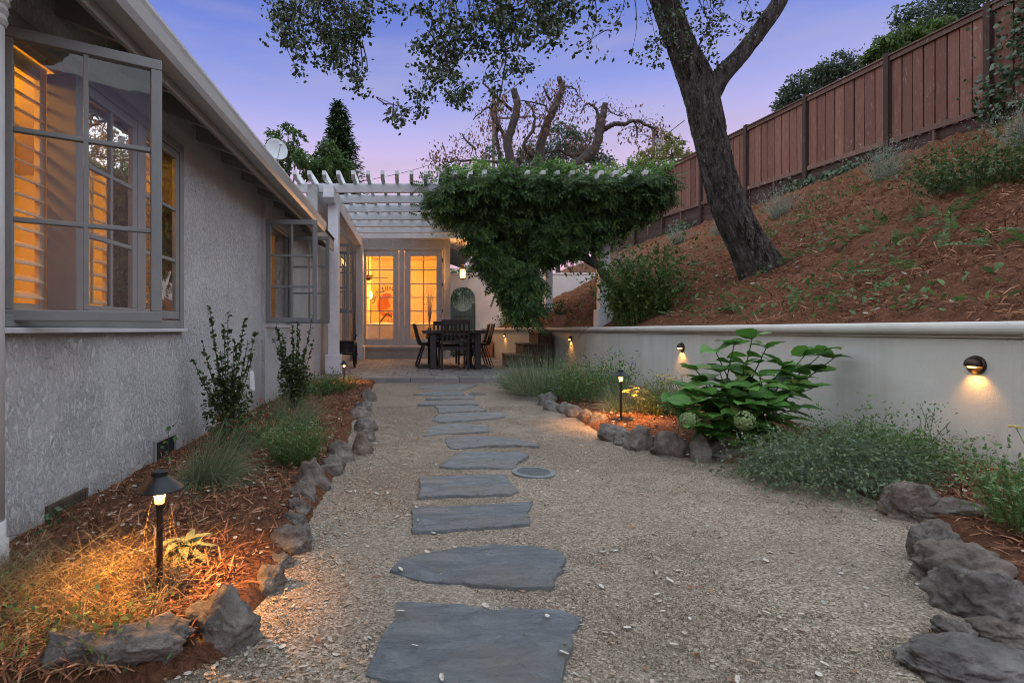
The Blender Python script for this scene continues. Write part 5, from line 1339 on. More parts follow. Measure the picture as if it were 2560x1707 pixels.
def leaf_mesh(L_, W_, curve, nl=10, nw=6, fold=.25, serr=.0):
    V = []; Fc = []
    for i in range(nl+1):
        t = i/nl; w = W_*(math.sin(math.pi*min(1, t**.8))**.85)*(1 if t < .98 else .3) + .0008; 
        for j in range(nw+1):
            s_ = -1+2*j/nw; e = 1 + serr*(i % 2)*(abs(s_) > .9)
            V.append((s_*w*e, L_*t, abs(s_)*w*fold - curve*L_*t*t + .012*L_*math.sin(t*22)*abs(s_)))
    for i in range(nl):
        for j in range(nw): Fc.append((i*(nw+1)+j, i*(nw+1)+j+1, (i+1)*(nw+1)+j+1, (i+1)*(nw+1)+j))
    return np.array(V), np.array(Fc)
le = thing('lambs_ear', 'silvery woolly rosette of leaves beside the near path light', 'plant', G(462, 1392, .05))
V, Fc = leaf_mesh(1, .21, .75, fold=.4); lme = npmesh('leaf', V, Fc, True); lme.materials.append(M['lambs_ear'])
for k in range(24):
    o = link('leaf', lme, None, le); a = k*2.4; el = .25 + .8*(k/24); s_ = rng.uniform(.055, .10)
    o.location = (.012*math.cos(a), .012*math.sin(a), .015+.03*k/24); o.rotation_euler = (el, 0, a); o.scale = (s_, s_, s_)
# dry tangled trailing plant at the bottom left
dg = thing('dry_trailing_plant', 'tangle of dry golden and green trailing stems in the bottom left corner', 'dry grass', (-.95, 1.55, .03))
n = 2600; bx_ = np.stack([rng.uniform(-1.36, -.70, n), rng.uniform(1.33, 1.86, n)], 1); keep = (bx_[:, 0] < -.62 - .12*(rng.random(n))) ; bx_ = bx_[keep]; n = len(bx_)
base = np.stack([bx_[:, 0], bx_[:, 1], .02 + rng.random(n)*.09], 1); d = rng.normal(size=(n, 3)); d[:, 2] = np.abs(d[:, 2])*.55
V, Fc, pth = ribbons(base, d, rng.uniform(.07, .24, n), np.full(n, .0022), np.full(n, .35), 7, .9); V[:, 2] = np.maximum(V[:, 2], .025); obj_np('dry_stems', V, Fc, 'grass_dry', dg)
N = 1700; k = rng.integers(0, n, N); k = k[(base[k, 1] < 1.56)]; N = len(k); q = pth[k, rng.integers(1, 7, N)]; V, Fc = scatter(LEAF4[0], LEAF4[1], q, frames(rdir(N), rdir(N)), rng.uniform(.012, .028, N)); V[:, 2] = np.maximum(V[:, 2], .03); obj_np('green_leaves', V, Fc, 'herb_green', dg)

# right bed
grass_clump('feather_grass', 'feathery grass clump beside the patio edge on the right', 'grass', 1345, 985, .05, 1500, .30, .62, .6, .55, .004, 'grass_feather', 'feather grass clumps', (-.15, 0))
o, path = bushy('catmint_clump', 'green grey catmint spilling onto the gravel near the patio edge', 'herb', G(1300, 975, .04), 420, .22, .36, .6, 'foliage', 2600, .03, 'catmint', .0035, 'herb clumps')
o, path = bushy('green_lavender', 'rounded green clump with tiny flowers behind the border rocks by the wall', 'herb', G(1480, 1002, .06), 620, .32, .56, .38, 'foliage', 4200, .034, 'herb_green', .003, 'herb clumps', LEAF4, .12, .9)
N = 24; k = rng.integers(0, len(path), N); V, Fc = scatter(LEAF8[0], LEAF8[1], path[k, -1], frames(rdir(N), rdir(N)), np.full(N, .035)); obj_np('flowers', V, Fc, 'purple_flower', o)['kind'] = 'stuff'
o, path = bushy('purple_aster', 'low plant with a few purple flowers left of the rounded green clump', 'plant', G(1405, 995, .05), 130, .2, .25, .5, 'foliage', 800, .028, 'herb_green', .003)
N = 16; k = rng.integers(0, len(path), N); V, Fc = scatter(LEAF8[0], LEAF8[1], path[k, -1]+(0, 0, .01), frames(rdir(N)+(0, 0, .5), rdir(N)), np.full(N, .035)); obj_np('flowers', V, Fc, 'purple_flower', o)['kind'] = 'stuff'
grass_clump('feather_grass', 'low feathery grass clump just behind the right path light', 'grass', 1560, 1030, .07, 800, .12, .40, .85, .6, .003, 'grass_feather', 'feather grass clumps', (-.1, 0))
o, path = bushy('yarrow', 'yellow yarrow in flower beside the right path light', 'yarrow', G(1658, 1040, .075), 300, .14, .40, .5, 'foliage', 3200, .026, 'yarrow_leaf', .003, None, LEAF4, .1, .8)
p0 = wloc(o); fl = []
for k in range(26):
    left = k < 12; a = rng.uniform(0, 6.28); c = p0 + ((rng.uniform(-.36, -.10), rng.uniform(-.15, .12), rng.uniform(.19, .29)) if left else (rng.uniform(-.06, .17), rng.uniform(-.1, .15), rng.uniform(.26, .40)))
    MB().tube([p0 + rng.normal(size=3)*(.04, .04, 0), p0*.45 + c*.55 + (0, 0, -.02), c], .0018, 5).build('stalk', M['yarrow_leaf'], o)
    N = 46; rr = np.sqrt(rng.random(N))*.026; t = rng.uniform(0, 6.28, N); q = c + np.stack([rr*np.cos(t), rr*np.sin(t), .008*(1-(rr/.026)**2)], 1); V, Fc = scatter(OCT[0], OCT[1], q, frames(rdir(N), rdir(N)), rng.uniform(.004, .006, N)); obj_np('flower_head', V, Fc, 'yarrow_flower', o)
# hydrangea
hy0 = np.array([2.33, 3.95, .07]); hy = thing('hydrangea', 'big leaved hydrangea with two pale green flower heads against the wall', 'hydrangea', hy0)
meshes = []
for cv in (.18, .32, .45):
    V, Fc = leaf_mesh(1, .36, cv, 12, 6, .22, .05); q = npmesh('leaf', V, Fc, True); q.materials.append(M['hydrangea_leaf']); meshes.append(q)
tipsH = [(1690, 1010, -.1), (1715, 960, 0), (1740, 915, .05), (1790, 870, 0), (1835, 852, -.05), (1880, 838, .05), (1915, 860, 0), (1800, 920, -.1), (1860, 900, -.15), (1900, 930, -.1), (1960, 905, 0), (2010, 880, .1), (2060, 868, .12), (2085, 885, .15), (2000, 940, -.05), (1950, 980, -.1), (2030, 960, .05), (1780, 980, -.15), (1840, 985, -.2), (1900, 1010, -.22), (1830, 1060, -.28), (1750, 1055, -.28), (1960, 1040, -.15), (1990, 1010, 0), (1730, 1000, -.2), (1870, 960, -.25), (1810, 1030, -.3), (1930, 950, 0), (1850, 930, .1), (1760, 945, .1), (1900, 1060, -.25), (1775, 1000, .1), (1980, 920, .2), (2040, 920, .2), (1720, 1035, -.15), (1770, 1075, -.2), (1800, 1080, -.3), (1850, 1095, -.3), (1880, 1085, -.2), (1940, 1070, -.1), (1745, 980, -.1), (1690, 985, .05), (1870, 1000, -.3), (1810, 960, -.25), (1925, 1000, -.25), (1975, 965, -.2)]
stm = MB()
for (u, v, dd) in tipsH:
    tip = P(u, v, 3.85 + dd); tip[2] = max(tip[2]-.03, .12); b0 = hy0 + rng.normal(size=3)*(.09, .08, 0)
    tip[0] = min(tip[0], float(Xw(tip[1])) - .12)
    pts = catmull([b0, b0*.5 + tip*.5 + (0, 0, .02+.05*rng.random()), tip], 5); stm.tube(pts, np.linspace(.006, .003, len(pts)), 6)
    ax = unit(pts[-1]-pts[-3]); ph = rng.uniform(0, 6.28)
    for lev in range(3):
        q = pts[-1-lev*2] if lev < 2 else pts[len(pts)//2]
        for k in range(4 if lev == 0 else 2):
            a = ph + lev*1.57 + k*(1.57 if lev == 0 else 3.14); out = np.array([math.cos(a), math.sin(a), .15 + (.28 if lev == 0 else -.05) + rng.normal()*.12]); out = unit(out + ax*.25)
            R3 = frames(out[None], (np.array([0, 0, 1.]) + rng.normal(size=3)*.25)[None])[0]; s_ = rng.uniform(.11, .205)*(0.8 if lev == 0 and k > 1 else 1)*(.95 if lev < 2 else .9)
            o = link('leaf', meshes[int(rng.integers(3))], None, hy); tip_x = q[0] + out[0]*s_
            if tip_x > Xw(q[1]) - .01: out[0] = -abs(out[0]); R3 = frames(out[None], np.array([[0, 0, 1.]]))[0]
            mt = Matrix(R3.tolist()).to_4x4(); o.matrix_local = Matrix.Translation(Vector(tuple(q - hy0))) @ mt @ Matrix.Diagonal((s_, s_, s_, 1))
stm.build('stems', M['shrub_leaf'], hy)
for (u, v, D) in ((1722, 1052, 3.58), (1861, 1052, 3.42)):
    c = P(u, v, D); N = 330; d = rdir(N); q = c + d*.056*(1+.05*rng.normal(size=(N, 1))); V, Fc = scatter(OAK[0]*np.array([1.6, 1, 1])-np.array([0, .5, 0]), OAK[1], q, frames(np.cross(d, rdir(N)), d + rdir(N)*.35), rng.uniform(.015, .022, N)); obj_np('flower_head', V, Fc, 'hydrangea_flower', hy)
    MB().tube([hy0 + (0, 0, .05), (hy0+c)/2 + (0, 0, .06), c], .004, 6).build('flower_stalk', M['shrub_leaf'], hy)
# sprawling catmint
def sprawl(label, cx, cyy, rx, ry, h, n, nl, mat, ls=.024):
    o = thing('sprawling_catmint', label, 'catmint', (cx, cyy, .06)); a = rng.uniform(0, 6.28, n); rr = np.sqrt(rng.random(n)); bx = cx+rr*rx*np.cos(a); by = cyy+rr*ry*np.sin(a)
    bz = .05 + h*(1-rr**2)*rng.uniform(.2, .95, n); d = np.stack([np.cos(a)*rr*1.2, np.sin(a)*rr*1.2, np.full(n, .35)], 1) + rng.normal(size=(n, 3))*.55
    V, Fc, pth = ribbons(np.stack([bx, by, bz], 1), d, rng.uniform(.12, .32, n), np.full(n, .0032), np.full(n, .45), 7, .55); V[:, 0] = np.minimum(V[:, 0], Xw(V[:, 1])-.01); V[:, 2] = np.maximum(V[:, 2], .01); obj_np('stems', V, Fc, mat, o)
    k = rng.integers(0, n, nl); q = pth[k, rng.integers(1, 8, nl)] + rng.normal(size=(nl, 3))*.006; V, Fc = scatter(LEAF4[0], LEAF4[1], q, frames(rdir(nl), rdir(nl)+(0, 0, .8)), ls*rng.uniform(.6, 1.3, nl)); V[:, 0] = np.minimum(V[:, 0], Xw(V[:, 1])-.008); V[:, 2] = np.maximum(V[:, 2], .012); obj_np('foliage', V, Fc, mat, o); return o
sprawl('sprawling grey green catmint spilling over the rocks onto the gravel', 2.34, 3.05, .40, .28, .25, 1700, 8000, 'catmint')
sprawl('greener tangled herb mound between the catmint and the wall', 2.68, 3.2, .38, .26, .24, 1300, 6500, 'herb_green')
for (u, v, h, lb) in ((2330, 1070, .22, 'single tall wispy stalk above the green herb mound'), ):
    p0 = G(2330, 1150, .09); o = thing('wispy_stalk', lb, 'plant', p0)
    for k in range(5): e = p0 + (rng.uniform(-.12, .12), rng.uniform(-.05, .05), rng.uniform(.2, .36)); MB().tube([p0, (p0+e)/2+rng.normal(size=3)*.02, e], .0018, 5, smooth_n=3).build('stalk', M['catmint'], o)
    N = 140; V, Fc = scatter(LEAF4[0], LEAF4[1], p0 + np.stack([rng.uniform(-.12, .12, N), rng.uniform(-.05, .05, N), rng.uniform(.05, .33, N)], 1), frames(rdir(N), rdir(N)), rng.uniform(.012, .022, N)); obj_np('leaves', V, Fc, 'catmint', o)
ed = G(2625, 1330, .08)
o, path = bushy('yarrow', 'green yarrow with one yellow flower at the right edge of the picture', 'yarrow', ed, 300, .16, .34, .40, 'foliage', 3200, .024, 'herb_green', .003, None, LEAF4, .15, .8)
pz = P(2540, 1068, 2.35); MB().tube([ed, (ed+pz)/2+(.03, 0, 0), pz], .0022, 5, smooth_n=4).build('stalk', M['yarrow_leaf'], o)
N = 60; rr = np.sqrt(rng.random(N))*.024; t = rng.uniform(0, 6.28, N); V, Fc = scatter(OCT[0], OCT[1], pz + np.stack([rr*np.cos(t), rr*np.sin(t), rng.random(N)*.006], 1), frames(rdir(N), rdir(N)), np.full(N, .005)); obj_np('flower_head', V, Fc, 'yarrow_flower', o)

# slope plants
for i, (u, v, w, h, lb) in enumerate(((2212, 452, 110, 110, 'large grey leaved shrub on the slope below the middle of the fence'), (1950, 545, 90, 85, 'grey leaved shrub on the slope right of the oak trunk'), (1692, 612, 60, 52, 'small round grey shrub on the slope left of the oak trunk'), (2560, 372, 130, 130, 'grey leaved shrub at the right edge below the ivy'), (1735, 665, 26, 18, 'tiny grey seedling on the slope left of the oak trunk'), (1795, 590, 40, 45, 'small grey shrub half hidden behind the oak trunk'))):
    p0 = on_slope(u, v); s_ = p0[1]/F; bushy('grey_shrub', lb, 'shrub', p0-(0, 0, .05), 170, .12*w*s_, h*s_*1.05, .5, 'foliage', 1700 if w > 50 else 500, .034, 'grey_shrub', .006, 'grey shrubs on the slope', LEAF4, .05, .6)
p0 = on_slope(2450, 480); bushy('dark_shrub', 'wide dark green spreading shrub on the upper right slope', 'shrub', p0, 300, .45, .7, .75, 'foliage', 3200, .05, 'shrub_leaf', .006, None, LEAF8)
p0 = on_slope(1600, 800); bushy('green_bush', 'bright green leafy bush right of the thick pergola post', 'bush', p0-(0, 0, .1), 330, .35, 1.35, .30, 'foliage', 4800, .075, 'bush_leaf', .007, None, LEAF8, .1)
p0 = on_slope(1560, 690); bushy('seed_grass', 'pale seedy shrub behind the bright green bush', 'shrub', p0, 200, .2, .8, .3, 'foliage', 1200, .05, 'grey_shrub', .005)
WEEDS = [(2100, 700), (2040, 735), (1960, 725), (1990, 770), (1880, 790), (1905, 745), (2350, 560), (2400, 520), (2330, 600), (2480, 640), (2520, 610), (2290, 560), (2160, 480), (2230, 690), (2390, 720), (2300, 470), (2120, 560), (1830, 790), (1750, 760), (2080, 790), (2180, 760), (2550, 700), (2420, 590), (2250, 620), (1990, 655), (1940, 600), (2160, 600), (2060, 640), (1700, 790), (1930, 690), (2480, 770), (2330, 780), (2130, 770), (2010, 560)]
WEEDS.sort()
for i, (u, v) in enumerate(WEEDS):
    p0 = on_slope(u, v); N = int(rng.integers(5, 13)); o = thing('weed', ('ferny green weed' if i % 2 == 0 else 'broad leaved green weed') + f' on the mulch slope, {ORD[i//2+1]} of its kind from the left', 'weed', p0, 0, 'weeds on the mulch slope')
    d = rdir(N); d[:, 2] = np.abs(d[:, 2])*.6+.25; fern = i % 2 == 0; T = PINN if fern else LEAF8
    q = p0 + rng.normal(size=(N, 3))*(.10, .16, 0); q[:, 2] = slope_z(q[:, 0], q[:, 1]) + .07; V, Fc = scatter(T[0], T[1], q, frames(d, rdir(N)*.3+(0, 0, 1)), rng.uniform(.10, .20, N) if fern else rng.uniform(.04, .10, N)); obj_np('leaves', V, Fc, 'weed_leaf', o)
N = 5200; y = 2.8+rng.random(N)**1.3*11; x = Xw(y)+.25+rng.random(N)*(Xf(y)-Xw(y)-.5); cl = fbm(np.stack([x, y, 0*x], 1), .9, 2, 77); k = cl > .12; x, y = x[k], y[k]; N = len(x); d = rdir(N); d[:, 2] = np.abs(d[:, 2])+.2
V, Fc = scatter(LEAF8[0], LEAF8[1], np.stack([x, y, slope_z(x, y)+.06], 1), frames(d, rdir(N)*.4+(0, 0, 1)), rng.uniform(.035, .085, N)); tag(link('weed_seedlings', npmesh('weed_seedlings', V, Fc), M['weed_leaf']), kind='stuff')
def ivy(label, pts, n, size, sp, mat='ivy_leaf'):
    pts = np.array(pts); o = thing('ivy', label, 'ivy', pts[0]); MB().tube(pts, .008, 5, smooth_n=3).build('stem', M['twig_bark'], o)
    t = rng.random(n)*(len(pts)-1); i0 = np.minimum(t.astype(int), len(pts)-2); f = (t-i0)[:, None]; q = pts[i0]*(1-f)+pts[i0+1]*f + rng.normal(size=(n, 3))*sp
    V, Fc = scatter(OAK[0]*np.array([1.5, 1, 1]), OAK[1], q, frames(rdir(n)+(0, 0, -.5), rdir(n)*.6+(-.8, -.5, .4)), size*rng.uniform(.6, 1.2, n)); obj_np('leaves', V, Fc, mat, o)
fx = lambda y, z: np.array([float(Xf(y))-.14, y, z])
ivy('ivy hanging over the fence at the top right corner', [fx(8.6, 4.6), fx(8.9, 5.3), fx(9.0, 6.0), fx(8.7, 6.7), fx(8.2, 7.0)], 1500, .085, (.10, .35, .28))
ivy('dark ivy creeping along the foot of the fence', [fx(11.9, 4.55), fx(12.7, 4.5), fx(13.6, 4.52), fx(14.6, 4.5)], 420, .085, (.12, .3, .09))
ivy('ivy on the fence post nearest the top right', [fx(9.5, 4.45), fx(9.7, 4.8), fx(9.6, 5.2)], 200, .08, (.07, .16, .12))
ivy('ivy tuft at the foot of the fence left of the oak', [fx(19.2, 4.45), fx(20.4, 4.5)], 150, .10, (.12, .3, .12))
p0 = np.array([2.62, 15.9, float(slope_z(2.62, 15.9))]); bushy('wall_seedling', 'small green plant at the base of the white wall above the retaining wall', 'plant', p0, 40, .1, .45, .35, 'foliage', 240, .06, 'weed_leaf', .006)
for i, (x, y) in enumerate(sorted(((.35, 9.35), (.9, 9.25), (1.55, 9.3), (-.3, 9.5), (1.8, 9.5), (.1, 10.1)))):
    o, _ = grass_clump('patio_weed', f'tiny green weed in a patio paver joint, {ORD[i+1]} from the left', 'weed', 0, 0, 0, 40, .04, .05, .8, .3, .006, 'weed_leaf', 'weeds in the patio joints', pos=(x, y, .085))

# ------------------------------------------------------------------ vine on the pergola
vine = thing('wisteria_vine', 'dense dark green wisteria vine draped over the pergola', 'vine', (3.5, 9.3, float(slope_z(3.5, 9.3))))
tr = catmull([(3.50, 9.3, .85), (3.46, 9.25, 1.25), (3.28, 9.3, 1.75), (2.95, 9.4, 2.05), (2.45, 9.5, 2.3), (2.15, 9.6, 2.75), (2.2, 9.8, 3.3)], 6)
MB().tube(tr + rng.normal(size=tr.shape)*.012, np.linspace(.085, .05, len(tr)), 10).build('trunk', M['bark'], vine, smooth=True)
MB().tube(catmull([(2.6, 9.45, 2.2), (2.75, 9.5, 2.7), (3.0, 9.7, 3.35), (3.6, 10.2, 3.5)], 5), .035, 8).tube(catmull([(2.3, 9.55, 2.5), (1.7, 9.8, 3.0), (1.1, 10.2, 3.45), (.5, 10.6, 3.55)], 5), .035, 8).build('limb', M['bark'], vine, smooth=True)
sil = [(1050, 470), (1075, 445), (1140, 440), (1250, 440), (1380, 436), (1450, 436), (1540, 436), (1640, 436), (1668, 450), (1655, 490), (1608, 526), (1566, 545), (1532, 560), (1500, 572), (1480, 600), (1430, 620), (1362, 632), (1342, 700), (1336, 760), (1322, 785), (1306, 775), (1290, 760), (1262, 710), (1235, 670), (1205, 640), (1190, 590), (1170, 545), (1130, 515), (1090, 500)]
polyw = np.array([P(u, v, 9.35)[[0, 2]] for u, v in sil])
def sample_poly(poly, n):
    lo, hi = poly.min(0), poly.max(0); out = []
    while len(out) < n:
        c = lo + rng.random(2)*(hi-lo)
        if inside(poly, c[0], c[1]): out.append(c)
    return np.array(out)
N = 7600; q2 = sample_poly(polyw, N); low = q2[:, 1] < 3.2
yy = np.where(low, 9.15 + np.abs(rng.normal(size=N))*.55, 9.0 + rng.random(N)*3.2)
pos = np.stack([q2[:, 0], yy, q2[:, 1]], 1); gap = fbm(pos, 2.1, 3, 61) > -.36 + .12*rng.normal(size=N); pos, low = pos[gap], low[gap]; N = len(pos)
d = rdir(N)*.7 + np.where(low[:, None], np.array([0, -.5, -.75]), np.array([0, -.3, .25])); V1, F1 = scatter(PINN[0], PINN[1], pos, frames(d, rdir(N)*.5+(0, -.6, .6)), rng.uniform(.13, .32, N))
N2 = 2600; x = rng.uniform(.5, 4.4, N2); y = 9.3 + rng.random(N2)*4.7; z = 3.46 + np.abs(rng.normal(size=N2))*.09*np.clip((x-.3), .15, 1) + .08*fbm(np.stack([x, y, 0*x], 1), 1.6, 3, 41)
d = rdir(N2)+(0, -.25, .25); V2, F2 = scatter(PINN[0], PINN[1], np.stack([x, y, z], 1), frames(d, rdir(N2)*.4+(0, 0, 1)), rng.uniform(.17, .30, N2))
N3 = 420; a = rng.uniform(0, 1, N3); ang = [polyw[int(i)] for i in rng.integers(9, len(polyw)-1, N3)]; pos = np.stack([[p[0] for p in ang], 9.2+rng.random(N3)*.6, [p[1] for p in ang]], 1)+rng.normal(size=(N3, 3))*(.07, .1, .06)
V3, F3 = scatter(PINN[0], PINN[1], pos, frames(rdir(N3)+(0, -.2, -.5), rdir(N3)+(0, -.6, .6)), rng.uniform(.18, .32, N3))
N4 = 1300; x = rng.uniform(.55, 4.25, N4)**1.0; pos = np.stack([x, 8.95+rng.random(N4)*.35, 3.05+rng.random(N4)*.33], 1); V4, F4 = scatter(PINN[0], PINN[1], pos, frames(rdir(N4)*.6+(0, -.5, -.5), rdir(N4)*.5+(0, -.6, .7)), rng.uniform(.15, .30, N4))
V, Fc = join([(V1, F1), (V3, F3), (V4, F4)]); obj_np('foliage', V, Fc, 'vine_leaf', vine)
obj_np('young_lit_foliage', V2, F2, 'vine_young_lit', vine)
td = MB()
for (u0, v0, u1, v1) in ((1465, 815, 1445, 850), (1500, 815, 1460, 825), (1655, 470, 1690, 480), (1080, 500, 1060, 530), (1180, 560, 1150, 575)):
    a, b_ = P(u0, v0, 9.3), P(u1, v1, 9.1); td.tube([a, (a+b_)/2+(0, 0, .04), b_], .004, 5, smooth_n=3)
for k in range(60):
    e = polyw[int(rng.integers(9, len(polyw)))]; a = np.array([e[0]+rng.normal()*.1, 9.2+rng.random()*.5, e[1]+.15]); b_ = a + (rng.normal()*.06, -.05, -rng.uniform(.15, .4)); td.tube([a, (a+b_)/2+rng.normal(size=3)*.02, b_], .004, 5, smooth_n=3)
td.build('tendrils', M['shrub_leaf'], vine)

# ------------------------------------------------------------------ oak tree
OD = 7.0
ob = on_slope(1900, 676); OD = ob[1]
oak = thing('oak_tree', 'leaning dark barked oak growing out of the mulch slope', 'tree', ob)
def bark_tube(ctrl, sides=96, seed=3, amp=.055):
    c = np.array([[*P(u, v, D), .69*w/F*D/2] for u, v, D, w in ctrl]); pr = catmull(c, 26); pts, rad = pr[:, :3], pr[:, 3]
    V, Fc = tube_np(pts, rad, sides, True); n = len(pts); ring = np.repeat(np.arange(n), sides); ax = pts[ring]; dv = V - ax
    a = np.tile(np.arange(sides)*2*math.pi/sides, n); s_ = np.repeat(np.cumsum(np.r_[0, np.linalg.norm(np.diff(pts, axis=0), axis=1)]), sides)
    q = np.stack([np.cos(a)*2.2, np.sin(a)*2.2, s_*1.1], 1); h = fbm(q, 2.2, 4, seed, .6)
    furrow = -np.exp(-(vnoise(np.stack([np.cos(a)*6, np.sin(a)*6, s_*2.6], 1)+.7*h[:, None], seed+9)*3.2)**2); return ax + dv*(1 + amp*h + amp*1.9*(furrow+.4))[:, None], Fc
V, Fc = bark_tube([(1945, 750, OD, 215), (1906, 680, OD, 160), (1868, 610, OD, 124), (1822, 515, OD-.05, 112), (1792, 420, OD-.1, 106), (1772, 330, OD-.15, 108), (1755, 250, OD-.2, 112), (1735, 190, OD-.2, 108), (1700, 110, OD-.25, 92), (1670, 30, OD-.3, 86), (1640, -60, OD-.35, 80), (1590, -250, OD-.5, 62), (1500, -480, OD-.8, 40)], 110)
obj_np('trunk', V, Fc, 'bark', oak, True)
V, Fc = bark_tube([(1765, 260, OD-.2, 70), (1800, 195, OD-.22, 66), (1850, 140, OD-.22, 58), (1900, 75, OD-.25, 55), (1945, 10, OD-.3, 52), (1980, -70, OD-.35, 46), (2030, -260, OD-.5, 34)], 80, 8)
obj_np('limb', V, Fc, 'bark', oak, True)
# boughs above the picture that the hanging sprays come from
bough = [[(1640, -60, OD-.35), (1480, -110, 6.0), (1300, -120, 5.6), (1100, -120, 5.3), (900, -110, 5.2), (700, -80, 5.1)], [(1590, -250, OD-.5), (1450, -260, 6.4), (1250, -250, 6.2), (1050, -260, 6.0)], [(1590, -250, OD-.5), (1650, -420, 5.6), (1500, -600, 4.9)], [(2030, -260, OD-.5), (2150, -420, 6.8), (2300, -520, 7.2)]]
bm_ = MB()
for bb in bough: pts = catmull([P(*q) for q in bb], 6); bm_.tube(pts, np.linspace(.09, .015, len(pts)), 8)
SPR = [(800, 45, 115, 62, 1.1), (860, 90, 65, 55, 1), (770, 110, 60, 38, .8), (880, 175, 35, 48, .9), (748, 150, 22, 40, .35), (905, 215, 18, 32, .5), (835, 150, 40, 40, .7), (700, 95, 40, 25, .4), (950, 30, 70, 25, .6), (700, 20, 50, 30, .6),
       (1065, 18, 90, 22, .55), (1120, 100, 60, 55, .8), (1085, 160, 55, 45, .9), (1065, 215, 45, 34, .8), (1135, 215, 45, 32, .9), (1010, 285, 45, 18, .7), (985, 300, 25, 14, .7), (1150, 250, 28, 22, .8), (1060, 275, 30, 14, .7), (1170, 60, 40, 40, .7), (1050, 120, 30, 40, .4),
       (1290, 22, 120, 42, 1), (1220, 75, 55, 48, .9), (1330, 70, 75, 38, .9), (1265, 145, 48, 42, .55), (1245, 200, 26, 28, .7), (1315, 175, 35, 24, .6), (1400, 40, 60, 40, .7), (1180, 130, 40, 40, .6), (1370, 100, 40, 30, .4), (1235, 235, 16, 14, .5),
       (1470, 15, 70, 25, .4), (1500, 75, 42, 42, .28), (1490, 120, 45, 25, .15), (1560, 30, 60, 30, .35), (1612, 110, 42, 42, .8), (1640, 140, 30, 30, .7), (1650, 60, 45, 50, .6), (1710, 50, 80, 60, .8), (1690, 115, 40, 32, .6), (1770, 60, 50, 55, .8), (1790, 120, 40, 40, .45), (1840, 35, 50, 45, .5), (1870, 75, 30, 30, .25), (1900, 20, 40, 30, .3)]
Q = []; 
for (u, v, ru, rv, dn) in SPR:
    D0 = rng.uniform(5.1, 5.9) if u < 1550 else OD - .45
    n = int(dn * ru * rv * 3.14 / 26 * (1.5 if u < 1550 else .8)); k = max(3, n//14)            # twig-end clusters inside the spray
    a = rng.uniform(0, 6.28, k); r_ = np.sqrt(rng.random(k)); cu, cv = u+ru*r_*np.cos(a), v+rv*r_*np.sin(a); cd = D0 + rng.normal(size=k)*.18
    top = P(u + rng.normal()*20, min(v-rv*1.3, -60) if v < 120 else v-rv*1.6, D0); ctr = np.array([P(cu[i], cv[i], cd[i]) for i in range(k)])
    for i in range(0, k, 5): bm_.tube([top + rng.normal(size=3)*(.04, .04, .03), (top+ctr[i])/2 + rng.normal(size=3)*.09, ctr[i]], [.008, .005, .0025], 4, smooth_n=3)
    for i in range(k):
        m_ = max(1, n//k); dirn = unit(rdir(1)*(1, 1, .5) + (0, 0, -.35)); t = rng.uniform(-.5, .5, (m_, 1)); Q.append(ctr[i] + dirn*t*.17 + rng.normal(size=(m_, 3))*.028)
bm_.build('branches', M['twig_bark'], oak)
Qv = np.concatenate(Q); N = len(Qv); V1, F1 = scatter(OAK[0], OAK[1], Qv, frames(rdir(N)+(0, 0, -.35), rdir(N)*.8+(0, -.2, .6)), rng.uniform(.032, .058, N))
# the rest of the crown above the picture
cs = np.array([(3.0, 6.6, 6.3, 1.3), (2.0, 6.2, 6.5, 1.1), (1.0, 5.8, 6.3, .9), (4.5, 7.0, 6.8, 1.3), (3.6, 6.0, 7.4, 1.4), (2.6, 7.6, 7.2, 1.2), (5.4, 7.5, 7.4, 1.2), (-.3, 5.5, 5.8, .7)])
Q2 = np.concatenate([c[:3] + rdir(1100)*c[3]*rng.random((1100, 1))**.35*(1, 1, .7) for c in cs]); N = len(Q2); V2, F2 = scatter(OAK[0], OAK[1], Q2, frames(rdir(N), rdir(N)*.8+(0, 0, .6)), rng.uniform(.04, .07, N))
V, Fc = join([(V1, F1), (V2, F2)]); obj_np('crown', V, Fc, 'oak_leaf', oak)

# ------------------------------------------------------------------ trees beyond
def blob_tree(name, label, base, blobs, n, ls, mat, trunk_r=.15, tpl=OAK, group='trees beyond the garden', clus=22, bark='twig_bark'):
    o = thing(name, label, 'tree', base, 0, group); base = np.array(base, float); blobs = np.array(blobs, float); cen = blobs[:, :3].mean(0)
    t = MB(); t.tube(catmull([base - (0, 0, .2), base*.6+cen*.4, cen], 5), np.linspace(trunk_r, trunk_r*.4, 11), 8); t.build('trunk', M[bark], o)
    lm_ = MB()
    for b_ in blobs: lm_.tube([base*.5+cen*.5, (base*.2+cen*.3+b_[:3]*.5), b_[:3]], [trunk_r*.45, trunk_r*.25, .02], 5, smooth_n=3)
    lm_.build('limbs', M[bark], o); wts = blobs[:, 3]**2; wts = wts/wts.sum(); k = rng.choice(len(blobs), n//clus, p=wts); d = rdir(len(k)); c = blobs[k, :3] + d*(blobs[k, 3]*rng.random(len(k))**.4)[:, None]
    q = np.repeat(c, clus, 0) + rng.normal(size=(len(k)*clus, 3))*np.repeat(blobs[k, 3]*.13, clus)[:, None]; N = len(q); V, Fc = scatter(tpl[0], tpl[1], q, frames(rdir(N), rdir(N)*.7+(0, 0, .8)), ls*rng.uniform(.6, 1.3, N)); obj_np('crown', V, Fc, mat, o); return o
def bl(lst, D):
    return [(*P(u, v, D + dd), r/F*D) for u, v, r, dd in lst]
